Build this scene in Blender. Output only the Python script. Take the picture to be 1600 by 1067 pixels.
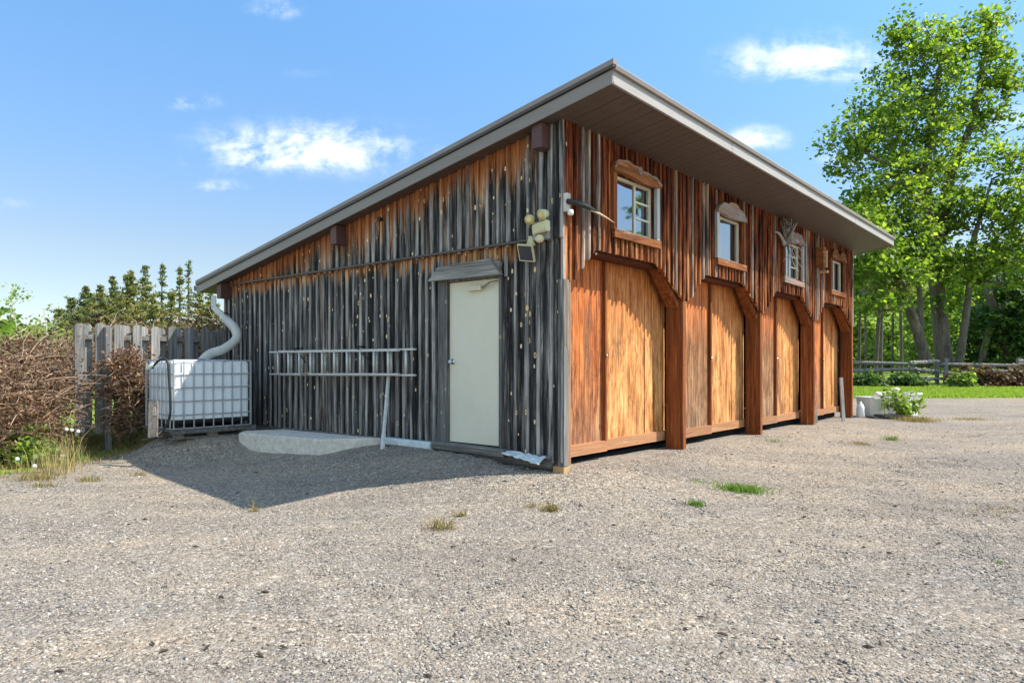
import bpy, bmesh, math, random
import numpy as np
from mathutils import Vector, Matrix
random.seed(7); rng = np.random.default_rng(11)
for o in list(bpy.data.objects): bpy.data.objects.remove(o)
S = bpy.context.scene; COL = S.collection
R_ = math.radians
H = 1.5                                    # camera height; all z below are above the yard at the camera

# ------------------------------------------------ camera, sky, sun, exposure
cd = bpy.data.cameras.new('camera'); cam = bpy.data.objects.new('camera', cd); COL.objects.link(cam)
cam.location = (0, 0, H); cam.rotation_euler = (R_(90), 0, 0)
cd.sensor_width = 36; cd.lens = 36 * 1080 / 1600; cd.shift_y = 36.5 / 1600
cd.clip_start = .05; cd.clip_end = 3000
S.camera = cam
S.view_settings.view_transform = 'Standard'; S.view_settings.look = 'None'
S.view_settings.gamma = 1; S.view_settings.exposure = 0.85
SUN_EL = 50.5; SUN_AZ = 0.0                # azimuth from +X
sd = bpy.data.lights.new('sun', 'SUN'); sd.energy = 4.6; sd.angle = R_(.53); sd.color = (1, .92, .79)
sun = bpy.data.objects.new('sun', sd); COL.objects.link(sun)
sv = Vector((math.cos(R_(SUN_EL)) * math.cos(R_(SUN_AZ)), math.cos(R_(SUN_EL)) * math.sin(R_(SUN_AZ)), math.sin(R_(SUN_EL))))
sun.rotation_euler = sv.to_track_quat('Z', 'Y').to_euler(); sun.location = (30, 0, 40)


class NT:
    """tiny node-tree helper"""
    def __init__(s, tree): s.t = tree; s.n = tree.nodes; s.l = tree.links
    def new(s, ty, **kw):
        n = s.n.new(ty)
        for k, v in kw.items(): setattr(n, k, v)
        return n
    def put(s, sock, v):
        if isinstance(v, bpy.types.NodeSocket): s.l.new(v, sock)
        elif v is not None:
            if isinstance(v, (tuple, list)) and len(v) == 3 and sock.type == 'RGBA': v = (*v, 1)
            sock.default_value = v
    def m(s, op, a, b=None, c=None, clamp=False):
        n = s.new('ShaderNodeMath', operation=op); n.use_clamp = clamp
        s.put(n.inputs[0], a); s.put(n.inputs[1], b); s.put(n.inputs[2], c)
        return n.outputs[0]
    def mix(s, f, a, b, blend='MIX'):
        n = s.new('ShaderNodeMix', data_type='RGBA', blend_type=blend)
        s.put(n.inputs[0], f); s.put(n.inputs[6], a); s.put(n.inputs[7], b); return n.outputs[2]
    def ramp(s, f, stops, interp='LINEAR'):
        n = s.new('ShaderNodeValToRGB'); cr = n.color_ramp; cr.interpolation = interp
        while len(cr.elements) < len(stops): cr.elements.new(.5)
        for e, (p, c) in zip(cr.elements, stops):
            e.position = p; e.color = (c, c, c, 1) if not isinstance(c, tuple) else (*c, 1)
        s.put(n.inputs[0], f); return n.outputs[0]
    def sstep(s, x, a, b):
        n = s.new('ShaderNodeMapRange', interpolation_type='SMOOTHSTEP')
        s.put(n.inputs[0], x); s.put(n.inputs[1], a); s.put(n.inputs[2], b); return n.outputs[0]
    def co(s): return s.new('ShaderNodeTexCoord').outputs['Object']
    def xyz(s, v):
        n = s.new('ShaderNodeSeparateXYZ'); s.put(n.inputs[0], v); return n.outputs
    def comb(s, x, y, z):
        n = s.new('ShaderNodeCombineXYZ')
        for i, q in enumerate((x, y, z)): s.put(n.inputs[i], q)
        return n.outputs[0]
    def vm(s, op, a, b=None):
        n = s.new('ShaderNodeVectorMath', operation=op); s.put(n.inputs[0], a)
        if op == 'SCALE': s.put(n.inputs[3], b)
        else: s.put(n.inputs[1], b)
        return n.outputs[0] if op not in ('DOT_PRODUCT', 'LENGTH') else n.outputs[1]
    def noise(s, v, scale, detail=4, rough=.55, dim='3D', dist=0):
        n = s.new('ShaderNodeTexNoise', noise_dimensions=dim); s.put(n.inputs['Vector'], v)
        s.put(n.inputs['Scale'], scale); s.put(n.inputs['Detail'], detail); s.put(n.inputs['Roughness'], rough)
        s.put(n.inputs['Distortion'], dist); return n.outputs[0]
    def voro(s, v, scale, feature='F1', rand=1):
        n = s.new('ShaderNodeTexVoronoi', feature=feature); s.put(n.inputs['Vector'], v)
        s.put(n.inputs['Scale'], scale); s.put(n.inputs['Randomness'], rand); return n
    def attr(s, name='rnd'):
        n = s.new('ShaderNodeAttribute'); n.attribute_name = name; return n.outputs['Fac']
    def bump(s, h, strength=.5, dist=.01, normal=None):
        n = s.new('ShaderNodeBump'); s.put(n.inputs['Height'], h); s.put(n.inputs['Strength'], strength)
        s.put(n.inputs['Distance'], dist)
        if normal is not None: s.put(n.inputs['Normal'], normal)
        return n.outputs[0]


# world: Nishita sky, brightened overhead and behind as added fill, plus a few small real clouds placed by direction
W = bpy.data.worlds.new('World'); S.world = W; W.use_nodes = True
w = NT(W.node_tree); w.n.clear()
sky = w.new('ShaderNodeTexSky', sky_type='NISHITA'); sky.sun_disc = False
sky.sun_elevation = R_(SUN_EL); sky.sun_rotation = R_(90 - SUN_AZ)
sky.air_density = .8; sky.dust_density = .1; sky.ozone_density = 1.9; sky.altitude = 400
gen = w.new('ShaderNodeTexCoord').outputs['Generated']
gx = w.xyz(gen)
yy = w.m('MAXIMUM', gx[1], .02)
cu = w.m('DIVIDE', gx[0], yy); cw = w.m('DIVIDE', gx[2], yy)
wp = w.comb(cu, cw, 0)
wn = w.noise(w.vm('MULTIPLY', wp, (.7, 1.25, 1)), 11, 8, .66, dist=.35); wn2 = w.noise(wp, 34, 6, .65)
acc = None
# (px, py, rx, ry, strength)
for px, py, rx, ry, k in [(480, 240, 175, 48, 1.15), (560, 240, 70, 30, 1.0), (1262, 100, 125, 46, 1.0), (1340, 85, 50, 30, .7), (300, 162, 42, 17, .75),
                          (345, 292, 42, 13, .8), (1180, 220, 52, 24, .85), (425, 18, 45, 22, .55), (22, 320, 45, 14, .5),
                          (1560, 190, 70, 30, .5), (1320, 250, 60, 14, .4), (480, 118, 60, 14, .22), (-260, 150, 200, 40, 1), (2100, 200, 260, 60, 1), (2500, 60, 300, 80, 1)]:
    X = (px - 800) / 1080; Z = (570 - py) / 1080
    dx = w.m('MULTIPLY', w.m('SUBTRACT', cu, X), 1080 / rx); dz = w.m('MULTIPLY', w.m('SUBTRACT', cw, Z), 1080 / ry)
    dz = w.m('MULTIPLY', dz, w.m('ADD', 1.0, w.m('MULTIPLY', w.m('LESS_THAN', dz, 0), .5)))
    r2 = w.m('ADD', w.m('MULTIPLY', dx, dx), w.m('MULTIPLY', dz, dz))
    g = w.m('MULTIPLY', w.m('POWER', 2.718, w.m('MULTIPLY', r2, -1.0)), k)
    acc = g if acc is None else w.m('MAXIMUM', acc, g)
nn = w.m('ADD', w.m('MULTIPLY', w.m('SUBTRACT', wn, .5), 4.6), w.m('MULTIPLY', w.m('SUBTRACT', wn2, .5), 1.6))
cm = w.sstep(w.m('MULTIPLY', acc, w.m('ADD', nn, .8)), .08, 1.05)
cm = w.m('MULTIPLY', cm, w.m('GREATER_THAN', gx[1], .03))
cm = w.m('MULTIPLY', cm, .78)
hz = w.ramp(gx[2], [(0, (.60, .53, .455)), (.15, (.80, .71, .61)), (.28, (.80, .92, .93)), (.45, (.87, 1.16, 1.20)), (.62, (1.5, 1.5, 1.4)), (1, (2.2, 1.95, 1.55))])  # tint by height; upper sky raised as added warm fill
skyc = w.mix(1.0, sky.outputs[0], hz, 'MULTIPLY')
skyc = w.mix(w.sstep(gx[1], .05, -.4), skyc, w.mix(1.0, skyc, (2.0, 1.65, 1.25), 'MULTIPLY'))  # sky behind the camera brightened, added fill for the shaded sides
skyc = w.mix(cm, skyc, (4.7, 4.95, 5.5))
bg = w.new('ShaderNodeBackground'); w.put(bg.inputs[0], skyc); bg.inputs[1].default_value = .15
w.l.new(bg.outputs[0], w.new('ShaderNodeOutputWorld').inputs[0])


# ------------------------------------------------ helpers
def material(name, rough=.8, spec=.3):
    mt = bpy.data.materials.new(name); mt.use_nodes = True
    t = NT(mt.node_tree); t.n.clear()
    out = t.new('ShaderNodeOutputMaterial'); p = t.new('ShaderNodeBsdfPrincipled')
    t.l.new(p.outputs[0], out.inputs[0])
    p.inputs['Roughness'].default_value = rough; p.inputs['Specular IOR Level'].default_value = spec
    return mt, t, p, out

def plain(name, col, rough=.7, spec=.3, var=.18, scale=9, bump=.0, metal=0, stretch=(1, 1, 1), dirt=None, dirt_amt=.5):
    mt, t, p, out = material(name, rough, spec)
    v = t.vm('MULTIPLY', t.co(), stretch)
    n = t.noise(v, scale, 6, .65)
    lo = tuple(c * (1 - var) for c in col); hi = tuple(min(1, c * (1 + var)) for c in col)
    c = t.ramp(n, [(.3, lo), (.7, hi)])
    if dirt:
        n2 = t.noise(v, scale * .35, 6, .7)
        c = t.mix(t.m('MULTIPLY', t.sstep(n2, .48, .72), dirt_amt), c, dirt)
    t.put(p.inputs['Base Color'], c); p.inputs['Metallic'].default_value = metal
    if bump: t.put(p.inputs['Normal'], t.bump(n, bump, .01))
    return mt

def wood(name, dark, light, streak=None, rough=.85, knots=None, red=None, zs=2.0, xs=55, var=.45, bump=.6, knot_t=.1, axis='z'):
    """weathered wood, grain along local z (or x/y); per-board variation through attribute rnd"""
    mt, t, p, out = material(name, rough, .2)
    co = t.co(); r = t.attr('rnd')
    off = t.comb(t.m('MULTIPLY', r, 37.0), t.m('MULTIPLY', r, 91.0), t.m('MULTIPLY', r, 53.0))
    sc = {'z': (xs, xs, zs), 'x': (zs, xs, xs), 'y': (xs, zs, xs)}[axis]
    v = t.vm('ADD', t.vm('MULTIPLY', co, sc), off)
    g = t.noise(v, 1.0, 7, .68, dist=.6)
    g2 = t.noise(t.vm('ADD', t.vm('MULTIPLY', co, tuple(c * .3 for c in sc)), off), 1, 4, .6)
    f = t.m('ADD', t.m('MULTIPLY', g, .6), t.m('MULTIPLY', g2, .4))
    c = t.ramp(f, [(.36, dark), (.5, tuple((a + b) / 2 * .92 for a, b in zip(dark, light))), (.66, light)])
    if red:
        c = t.mix(t.m('MULTIPLY', t.sstep(g2, .42, .62), .75), c, red)
    if streak:
        c = t.mix(t.m('MULTIPLY', t.sstep(g, .6, .72), .8), c, streak)
    c = t.mix(1.0, c, t.ramp(t.m('FRACT', t.m('MULTIPLY', r, 17.31)), [(0, 1 - var), (1, 1.0 + var * .35)]), 'MULTIPLY')
    if knots:
        vk = t.vm('ADD', t.vm('MULTIPLY', co, (7, 7, 3.2)), off)
        vo = t.voro(vk, 1.0); cellr = t.xyz(vo.outputs['Color'])[0]
        kk = t.m('MULTIPLY', t.m('SUBTRACT', 1.0, t.sstep(vo.outputs['Distance'], knot_t * .7, knot_t)), t.m('GREATER_THAN', cellr, .45))
        c = t.mix(kk, c, knots)
    t.put(p.inputs['Base Color'], c)
    t.put(p.inputs['Normal'], t.bump(f, bump, .012))
    return mt

def tag(o, label=None, cat=None, group=None, kind=None):
    if label: o['label'] = label
    if cat: o['category'] = cat
    if group: o['group'] = group
    if kind: o['kind'] = kind
    return o

def empty(name, loc=(0, 0, 0), rz=0, label=None, cat=None, group=None):
    o = bpy.data.objects.new(name, None); COL.objects.link(o)
    o.location = loc; o.rotation_euler = (0, 0, rz); o.empty_display_size = .1
    return tag(o, label, cat, group)

class MB:
    """collects shapes into one mesh; every face carries a float attribute rnd"""
    def __init__(s): s.v = []; s.f = []; s.r = []; s.np = []
    def add(s, vs, fs, r=None):
        k = len(s.v); s.v += [tuple(p) for p in vs]
        r = random.random() if r is None else r
        for f in fs: s.f.append(tuple(i + k for i in f)); s.r.append(r)
    def box(s, x0, x1, y0, y1, z0, z1, r=None, M=None):
        vs = [Vector((x, y, z)) for z in (z0, z1) for y in (y0, y1) for x in (x0, x1)]
        if M is not None: vs = [M @ p for p in vs]
        s.add(vs, [(0, 2, 3, 1), (4, 5, 7, 6), (0, 1, 5, 4), (1, 3, 7, 5), (3, 2, 6, 7), (2, 0, 4, 6)], r)
    def bar(s, a, b, w_, h_, up=(0, 0, 1), r=None, bev=0.0):
        """rectangular bar from a to b, width w_ (sideways), height h_ (along up)"""
        a, b = Vector(a), Vector(b); d = (b - a).normalized(); up = Vector(up)
        if abs(d.dot(up)) > .98: up = Vector((1, 0, 0))
        sx = d.cross(up).normalized(); uz = sx.cross(d).normalized()
        c = min(w_, h_) * (bev or .12)
        prof = [(-w_/2 + c, -h_/2), (w_/2 - c, -h_/2), (w_/2, -h_/2 + c), (w_/2, h_/2 - c), (w_/2 - c, h_/2), (-w_/2 + c, h_/2), (-w_/2, h_/2 - c), (-w_/2, -h_/2 + c)]
        vs = [p + sx * x + uz * y for p in (a, b) for x, y in prof]
        fs = [(i, (i + 1) % 8, 8 + (i + 1) % 8, 8 + i) for i in range(8)] + [tuple(range(7, -1, -1)), tuple(range(8, 16))]
        s.add(vs, fs, r)
    def tube(s, pts, rad, n=8, r=None, cap=True):
        pts = [Vector(p) for p in pts]; m = len(pts)
        if not isinstance(rad, (list, tuple)): rad = [rad] * m
        vs = []; ref = None
        for i, p in enumerate(pts):
            d = (pts[min(i + 1, m - 1)] - pts[max(i - 1, 0)])
            d = d.normalized() if d.length > 1e-9 else Vector((0, 0, 1))
            if ref is None: ref = Vector((1, 0, 0)) if abs(d.x) < .8 else Vector((0, 1, 0))
            a = (ref - d * ref.dot(d)).normalized(); b = d.cross(a); ref = a
            for k in range(n):
                t = 2 * math.pi * k / n; vs.append(p + (a * math.cos(t) + b * math.sin(t)) * rad[i])
        fs = [(i * n + k, i * n + (k + 1) % n, (i + 1) * n + (k + 1) % n, (i + 1) * n + k) for i in range(m - 1) for k in range(n)]
        if cap: fs += [tuple(range(n - 1, -1, -1)), tuple(range((m - 1) * n, m * n))]
        s.add(vs, fs, r)
    def prism(s, poly, y0, y1, axis='y', r=None):
        """poly of (a, z); extruded along y (a = x) or along x (a = y)"""
        n = len(poly)
        P = (lambda a, z, e: (a, e, z)) if axis == 'y' else (lambda a, z, e: (e, a, z)) if axis == 'x' else (lambda a, z, e: (a, z, e))
        vs = [P(a, z, e) for e in (y0, y1) for a, z in poly]
        s.add(vs, [tuple(range(n)), tuple(range(2 * n - 1, n - 1, -1))] + [(i, n + i, n + (i + 1) % n, (i + 1) % n) for i in range(n)], r)
    def lathe(s, prof, c, n=16, r=None, M=None):
        vs = []
        for rr, z in prof:
            for k in range(n):
                t = 2 * math.pi * k / n; p = Vector((rr * math.cos(t), rr * math.sin(t), z))
                vs.append((M @ p if M is not None else p) + Vector(c))
        m = len(prof)
        fs = [(i * n + k, i * n + (k + 1) % n, (i + 1) * n + (k + 1) % n, (i + 1) * n + k) for i in range(m - 1) for k in range(n)]
        fs += [tuple(range(n - 1, -1, -1)), tuple(range((m - 1) * n, m * n))]
        s.add(vs, fs, r)
    def build(s, name, mt, parent=None, smooth=False, fixn=True):
        me = bpy.data.meshes.new(name); me.from_pydata(s.v, [], s.f); me.validate()
        if len(me.polygons) == len(s.r):
            a = me.attributes.new('rnd', 'FLOAT', 'FACE'); a.data.foreach_set('value', s.r)
        if fixn:
            bm = bmesh.new(); bm.from_mesh(me); bmesh.ops.recalc_face_normals(bm, faces=bm.faces); bm.to_mesh(me); bm.free()
        if smooth: me.polygons.foreach_set('use_smooth', [True] * len(me.polygons))
        me.materials.append(mt)
        o = bpy.data.objects.new(name, me); COL.objects.link(o)
        if parent: o.parent = parent
        return o

def npmesh(name, V, F, mt, rnd=None, parent=None, smooth=False):
    """V (n,3) float, F (m,k) int with k = 3 or 4"""
    me = bpy.data.meshes.new(name); k = F.shape[1]
    me.vertices.add(len(V)); me.vertices.foreach_set('co', V.astype(np.float32).ravel())
    me.loops.add(F.size); me.loops.foreach_set('vertex_index', F.astype(np.int32).ravel())
    me.polygons.add(len(F)); me.polygons.foreach_set('loop_start', np.arange(0, F.size, k, dtype=np.int32))
    me.polygons.foreach_set('loop_total', np.full(len(F), k, dtype=np.int32))
    if smooth: me.polygons.foreach_set('use_smooth', np.ones(len(F), dtype=bool))
    me.update(calc_edges=True)
    if rnd is not None:
        a = me.attributes.new('rnd', 'FLOAT', 'FACE'); a.data.foreach_set('value', rnd.astype(np.float32))
    me.materials.append(mt)
    o = bpy.data.objects.new(name, me); COL.objects.link(o)
    if parent: o.parent = parent
    return o

def P(px, py, Y):                          # photo pixel and distance -> world point
    return Vector(((px - 800) / 1080 * Y, Y, H - (py - 570) / 1080 * Y))

# ------------------------------------------------ shed frame: local x runs along the garage front, local y along the gable wall
TH = R_(40.4); RU = Vector((math.sin(TH), math.cos(TH), 0)); LV = Vector((-math.cos(TH), math.sin(TH), 0))
C0 = Vector((.570, 7.707, 0)); ROT = R_(90) - TH
LEN, DEP = 11.75, 7.65
def LW(u, v, z): p = C0 + RU * u + LV * v; return Vector((p.x, p.y, z))
def soffit(v): return H + 2.705 - .168 * v

def ss(x): x = max(0., min(1., x)); return x * x * (3 - 2 * x)
from mathutils import noise as mn
def ground_z(x, y):
    ys = [-50, 2, 7, 12, 17, 24, 35, 60, 150, 3000]; zs = [0, 0, .06, .12, .2, .35, .53, .56, .7, .7]
    base = float(np.interp(y, ys, zs))
    if x < -6.2: base = base + (.10 - 0.0) * ss((-6.2 - x) / 2) * (1 if y < 14 else max(0, 1 - (y - 14) / 10))
    dx, dy = x - C0.x, y - C0.y
    u = dx * RU.x + dy * RU.y; v = dx * LV.x + dy * LV.y
    uu = min(max(u, 0), LEN); vv = min(max(v, 0), DEP + 2)
    d = math.hypot(u - uu, v - vv)
    wz = H + np.interp(vv, [0, .5, 1.2, 3, 5.5, 7.7, 12], [-1.2, -1.16, -1.08, -1.07, -1.12, -1.17, -1.25]) if uu <= 0.01 else H + np.interp(uu, [0, 6, 11.75], [-1.19, -1.23, -1.27])
    k = math.exp(-(d / 1.15) ** 2)
    b = base + (wz - base) * k if wz > base - .2 else base
    k2 = math.exp(-(math.hypot((x + 4.7), (y - 10.85)) / 1.0) ** 6); b = b + max(0, H - 1.075 - b) * k2
    b += .018 * (mn.noise(Vector((x * .6, y * .6, 0)))) + .008 * mn.noise(Vector((x * 2.3, y * 2.3, 3)))
    return b

# ------------------------------------------------ ground
mg, t, p, out = material('gravel_and_grass', .95, .15)
co = t.co()
v1 = t.voro(co, 46); v2 = t.voro(co, 110); v3 = t.voro(co, 20)
c1 = t.xyz(v1.outputs['Color']); c2 = t.xyz(v2.outputs['Color']); c3 = t.xyz(v3.outputs['Color'])
big = t.noise(co, .35, 5, .6); mid = t.noise(co, 2.2, 5, .65)
fine = t.noise(co, 160, 3, .7)
g = t.ramp(c1[0], [(0, (.08, .075, .07)), (.22, (.20, .183, .163)), (.7, (.32, .285, .248)), (1, (.50, .455, .40))])
gs = t.ramp(c2[1], [(0, (.11, .10, .092)), (.4, (.235, .21, .183)), (1, (.38, .34, .295))])
col = t.mix(t.m('GREATER_THAN', c1[2], .5), g, gs)
col = t.mix(t.m('MULTIPLY', t.m('GREATER_THAN', c3[1], .86), .5), col, t.ramp(c3[0], [(0, (.16, .16, .17)), (1, (.5, .48, .45))]))
col = t.mix(t.m('MULTIPLY', t.sstep(mid, .45, .7), .35), col, (.33, .285, .235))
col = t.mix(1.0, col, t.ramp(big, [(.3, (.86, .87, .9)), (.5, (1, .98, .95)), (.72, (1.1, 1.04, .96))]), 'MULTIPLY')
band = t.noise(t.vm('MULTIPLY', co, (.35, 1.1, 1)), 1, 5, .65, dist=.8)
col = t.mix(1.0, col, t.ramp(band, [(.34, (.80, .795, .80)), (.5, (1, .985, .965)), (.64, (1.16, 1.10, 1.01))]), 'MULTIPLY')
crack = t.m('MINIMUM', t.sstep(v1.outputs['Distance'], .75, .35), 1.0)
col = t.mix(t.m('MULTIPLY', t.m('SUBTRACT', 1.0, crack), .3), col, (.1, .09, .08))
# grass areas by attribute
gm = t.m('ADD', t.attr('grass'), t.m('MULTIPLY', t.m('SUBTRACT', mid, .5), 1.1))
gm = t.sstep(gm, .42, .6)
gn = t.noise(co, 5, 6, .7); gb = t.noise(co, .6, 3, .5)
gcol = t.ramp(gn, [(.3, (.10, .15, .025)), (.55, (.19, .28, .04)), (.75, (.30, .38, .08))])
gcol = t.mix(t.m('MULTIPLY', t.sstep(gb, .45, .65), .4), gcol, (.2, .21, .07))
col = t.mix(gm, col, gcol)
t.put(p.inputs['Base Color'], col)
hgt = t.m('ADD', t.m('MULTIPLY', t.m('SUBTRACT', 1.0, v1.outputs['Distance']), .8), t.m('ADD', t.m('MULTIPLY', t.m('SUBTRACT', 1.0, v2.outputs['Distance']), .3), t.m('MULTIPLY', fine, .25)))
hgt = t.m('ADD', hgt, t.m('MULTIPLY', t.m('SUBTRACT', 1.0, v3.outputs['Distance']), .6))
t.put(p.inputs['Normal'], t.bump(hgt, .9, .014))

def grassmask(x, y):
    m = 0.
    # lawn beyond the yard on the right, meadow on the left
    if x > 4: m = max(m, ss((y - (23.4 + .05 * (x - 10))) / 1.0))
    if x <= 4 and y > 14: m = max(m, ss((y - 15) / 3))
    m = max(m, ss((-5.6 - x - .25 * (10 - y)) / 1.2) * ss((y - 8.1) / .8) * .95)
    m = max(m, ss((-9 - x) / 2) * ss((y - 6) / 2))
    if y > 70 or abs(x) > 60 or y < -30: m = 1
    return m

xs = sorted(set([round(a, 3) for a in np.concatenate([np.arange(-14, 22, .25), np.geomspace(22, 2500, 34), -np.geomspace(14, 2500, 34)])]))
ys = sorted(set([round(a, 3) for a in np.concatenate([np.arange(0, 28, .25), np.geomspace(28, 2800, 40), -np.geomspace(.5, 400, 14)])]))
V = np.array([(x, y, ground_z(x, y)) for y in ys for x in xs]); nx = len(xs); ny = len(ys)
ii = (np.arange(ny - 1)[:, None] * nx + np.arange(nx - 1)[None, :]).ravel()
F = np.stack([ii, ii + 1, ii + nx + 1, ii + nx], 1)
ground = npmesh('ground', V, F, mg, smooth=True)
a = ground.data.attributes.new('grass', 'FLOAT', 'POINT'); a.data.foreach_set('value', [grassmask(x, y) for y in ys for x in xs])
tag(ground, 'grey crushed gravel yard with meadow and lawn around it', kind='structure')

# loose stones lying on the yard
def stones(name, n, xr, yr, size, mt, dens=None, label=''):
    ico = bmesh.new(); bmesh.ops.create_icosphere(ico, subdivisions=1, radius=1)
    bv = np.array([q.co[:] for q in ico.verts]); bf = np.array([[q.index for q in f.verts] for f in ico.faces]); ico.free()
    pts = []
    while len(pts) < n:
        y = random.uniform(*yr) if dens is None else yr[0] + (yr[1] - yr[0]) * random.random() ** dens
        lim = .78 * y + .4
        x = random.uniform(max(-lim, xr[0]), min(lim, xr[1]))
        dx, dy = x - C0.x, y - C0.y; u = dx * RU.x + dy * RU.y; v = dx * LV.x + dy * LV.y
        if u > -.02 and v > -.02 and u < LEN and v < DEP: continue
        if random.random() > .35 + .9 * (mn.noise(Vector((x * .9, y * .9, 7))) + .35): continue
        if x < -5.5 and y > 8.6 and random.random() < .8: continue
        pts.append((x, y))
    pts = np.array(pts); m = len(pts)
    z = np.array([ground_z(*q) for q in pts])
    s = size * np.exp(np.clip(rng.normal(0, .32, m), -1, .6)); sc = np.stack([s * rng.uniform(.8, 1.5, m), s * rng.uniform(.6, 1.1, m), s * rng.uniform(.35, .75, m)], 1)
    vs = bv[None] * rng.uniform(.72, 1.25, (m, len(bv), 1)) * sc[:, None, :]
    a = rng.uniform(0, 6.283, m); ca, sa = np.cos(a)[:, None], np.sin(a)[:, None]
    x = vs[..., 0] * ca - vs[..., 1] * sa; y = vs[..., 0] * sa + vs[..., 1] * ca
    zz = vs[..., 2] + vs[..., 0] * rng.uniform(-.3, .3, m)[:, None]
    Vv = np.stack([x + pts[:, 0:1], y + pts[:, 1:2], zz + z[:, None] + sc[:, 2:3] * .15], 2).reshape(-1, 3)
    Ff = (bf[None] + (np.arange(m) * len(bv))[:, None, None]).reshape(-1, 3)
    o = npmesh(name, Vv, Ff, mt, np.repeat(rng.random(m), len(bf)))
    return tag(o, label, 'gravel', kind='stuff')
ms, t, p, out = material('stone', .9, .2)
r = t.attr(); n = t.noise(t.co(), 90, 3, .6)
cc = t.ramp(r, [(0, (.10, .097, .098)), (.2, (.205, .188, .172)), (.5, (.29, .26, .228)), (.8, (.36, .32, .27)), (.94, (.43, .40, .355)), (.975, (.58, .55, .50)), (1, (.33, .22, .16))])
t.put(p.inputs['Base Color'], t.mix(1.0, cc, t.ramp(n, [(.3, .78), (.7, 1.1)]), 'MULTIPLY'))
stones('gravel_stones', 85000, (-9, 9), (2.2, 10.5), .0062, ms, .9, 'loose crushed grey and tan gravel stones strewn over the yard')
stones('gravel_stones', 6500, (-9, 11), (2.2, 15), .0105, ms, 1.0, 'coarser loose gravel stones scattered over the yard')

# ------------------------------------------------ shed materials
def siding_gable():
    mt, t, p, out = material('weathered_gable_siding', .85, .2)
    co = t.co(); r = t.attr(); x = t.xyz(co)
    off = t.comb(t.m('MULTIPLY', r, 37.0), t.m('MULTIPLY', r, 91.0), t.m('MULTIPLY', r, 53.0))
    v = t.vm('ADD', t.vm('MULTIPLY', co, (75, 75, 2.2)), off)
    g = t.noise(v, 1, 9, .78, dist=.4)
    g2 = t.noise(t.vm('ADD', t.vm('MULTIPLY', co, (16, 16, 1.1)), off), 1, 5, .6)
    f = t.m('ADD', t.m('MULTIPLY', g, .55), t.m('MULTIPLY', g2, .45))
    grey = t.ramp(f, [(.41, (.004, .004, .005)), (.485, (.020, .020, .021)), (.545, (.080, .079, .080)), (.61, (.26, .25, .24))])
    rr = t.m('FRACT', t.m('MULTIPLY', r, 13.7))
    tone = t.ramp(rr, [(0, (.44, .41, .40)), (.4, (.92, .86, .82)), (.72, (1.65, 1.58, 1.55)), (.86, (1.9, 1.6, 1.3)), (1, (1.7, 1.25, .95))])
    grey = t.mix(1.0, grey, tone, 'MULTIPLY')
    # battens (rnd > 1) are bleached lighter
    bt = t.m('GREATER_THAN', r, 1.0)
    grey = t.mix(t.m('MULTIPLY', bt, .85), grey, t.ramp(f, [(.40, (.036, .036, .037)), (.46, (.155, .153, .155)), (.53, (.32, .315, .31)), (.62, (.54, .53, .50))]))
    # unweathered orange under the eave and under the trim
    ztop = t.m('SUBTRACT', H + 2.705, t.m('MULTIPLY', x[1], .168))
    d1 = t.m('SUBTRACT', ztop, x[2])
    th = t.m('ADD', t.m('MULTIPLY', t.m('FRACT', t.m('MULTIPLY', r, 7.77)), .42), t.m('MULTIPLY', g, 1.9))
    th = t.m('ADD', th, t.m('MULTIPLY', g2, .45))
    m1 = t.m('SUBTRACT', 1.0, t.sstep(t.m('SUBTRACT', d1, th), -1.22, -.98))
    d2 = t.m('SUBTRACT', H + 1.44, x[2])
    th2 = t.m('ADD', t.m('MULTIPLY', t.m('FRACT', t.m('MULTIPLY', r, 5.3)), .2), t.m('MULTIPLY', g, .4))
    m2 = t.m('MULTIPLY', t.m('SUBTRACT', 1.0, t.sstep(t.m('SUBTRACT', d2, th2), -.24, -.10)), t.m('GREATER_THAN', d2, 0.0))
    edge = t.sstep(t.m('ADD', x[1], t.m('MULTIPLY', g2, .5)), .45, .9)
    m1 = t.m('MULTIPLY', m1, t.m('LESS_THAN', d2, 0.0))
    mo = t.m('MULTIPLY', t.m('MAXIMUM', m1, t.m('MULTIPLY', m2, .95)), edge)
    orange = t.ramp(f, [(.41, (.05, .02, .01)), (.47, (.26, .105, .04)), (.53, (.46, .25, .12)), (.60, (.72, .55, .38))])
    orange = t.mix(t.sstep(d1, .55, .1), orange, t.ramp(f, [(.38, (.10, .03, .014)), (.5, (.30, .105, .04)), (.65, (.50, .22, .09))]))
    c = t.mix(mo, grey, orange)
    c = t.mix(t.m('LESS_THAN', r, 0.0), c, (.006, .005, .005))
    # bare pale knots and chips
    vk = t.vm('ADD', t.vm('MULTIPLY', co, (11, 11, 6.0)), off)
    wob = t.noise(co, 60, 3, .6)
    vo = t.voro(vk, 1.0); cr = t.xyz(vo.outputs['Color'])
    dd = t.m('ADD', t.m('ADD', vo.outputs['Distance'], t.m('MULTIPLY', t.m('SUBTRACT', cr[1], .55), .13)), t.m('MULTIPLY', t.m('SUBTRACT', wob, .5), .12))
    kk = t.m('MULTIPLY', t.m('SUBTRACT', 1.0, t.sstep(dd, .12, .16)), t.m('GREATER_THAN', cr[0], .42))
    kd = t.m('MULTIPLY', t.m('SUBTRACT', 1.0, t.sstep(dd, .05, .07)), t.m('GREATER_THAN', cr[0], .42))
    c = t.mix(kk, c, t.ramp(cr[1], [(0, (.68, .5, .22)), (.7, (.85, .78, .58)), (1, (.62, .3, .1))]))
    c = t.mix(t.m('MULTIPLY', kd, t.m('GREATER_THAN', cr[2], .5)), c, (.12, .05, .02))
    t.put(p.inputs['Base Color'], c); t.put(p.inputs['Normal'], t.bump(f, .7, .014))
    return mt

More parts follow.
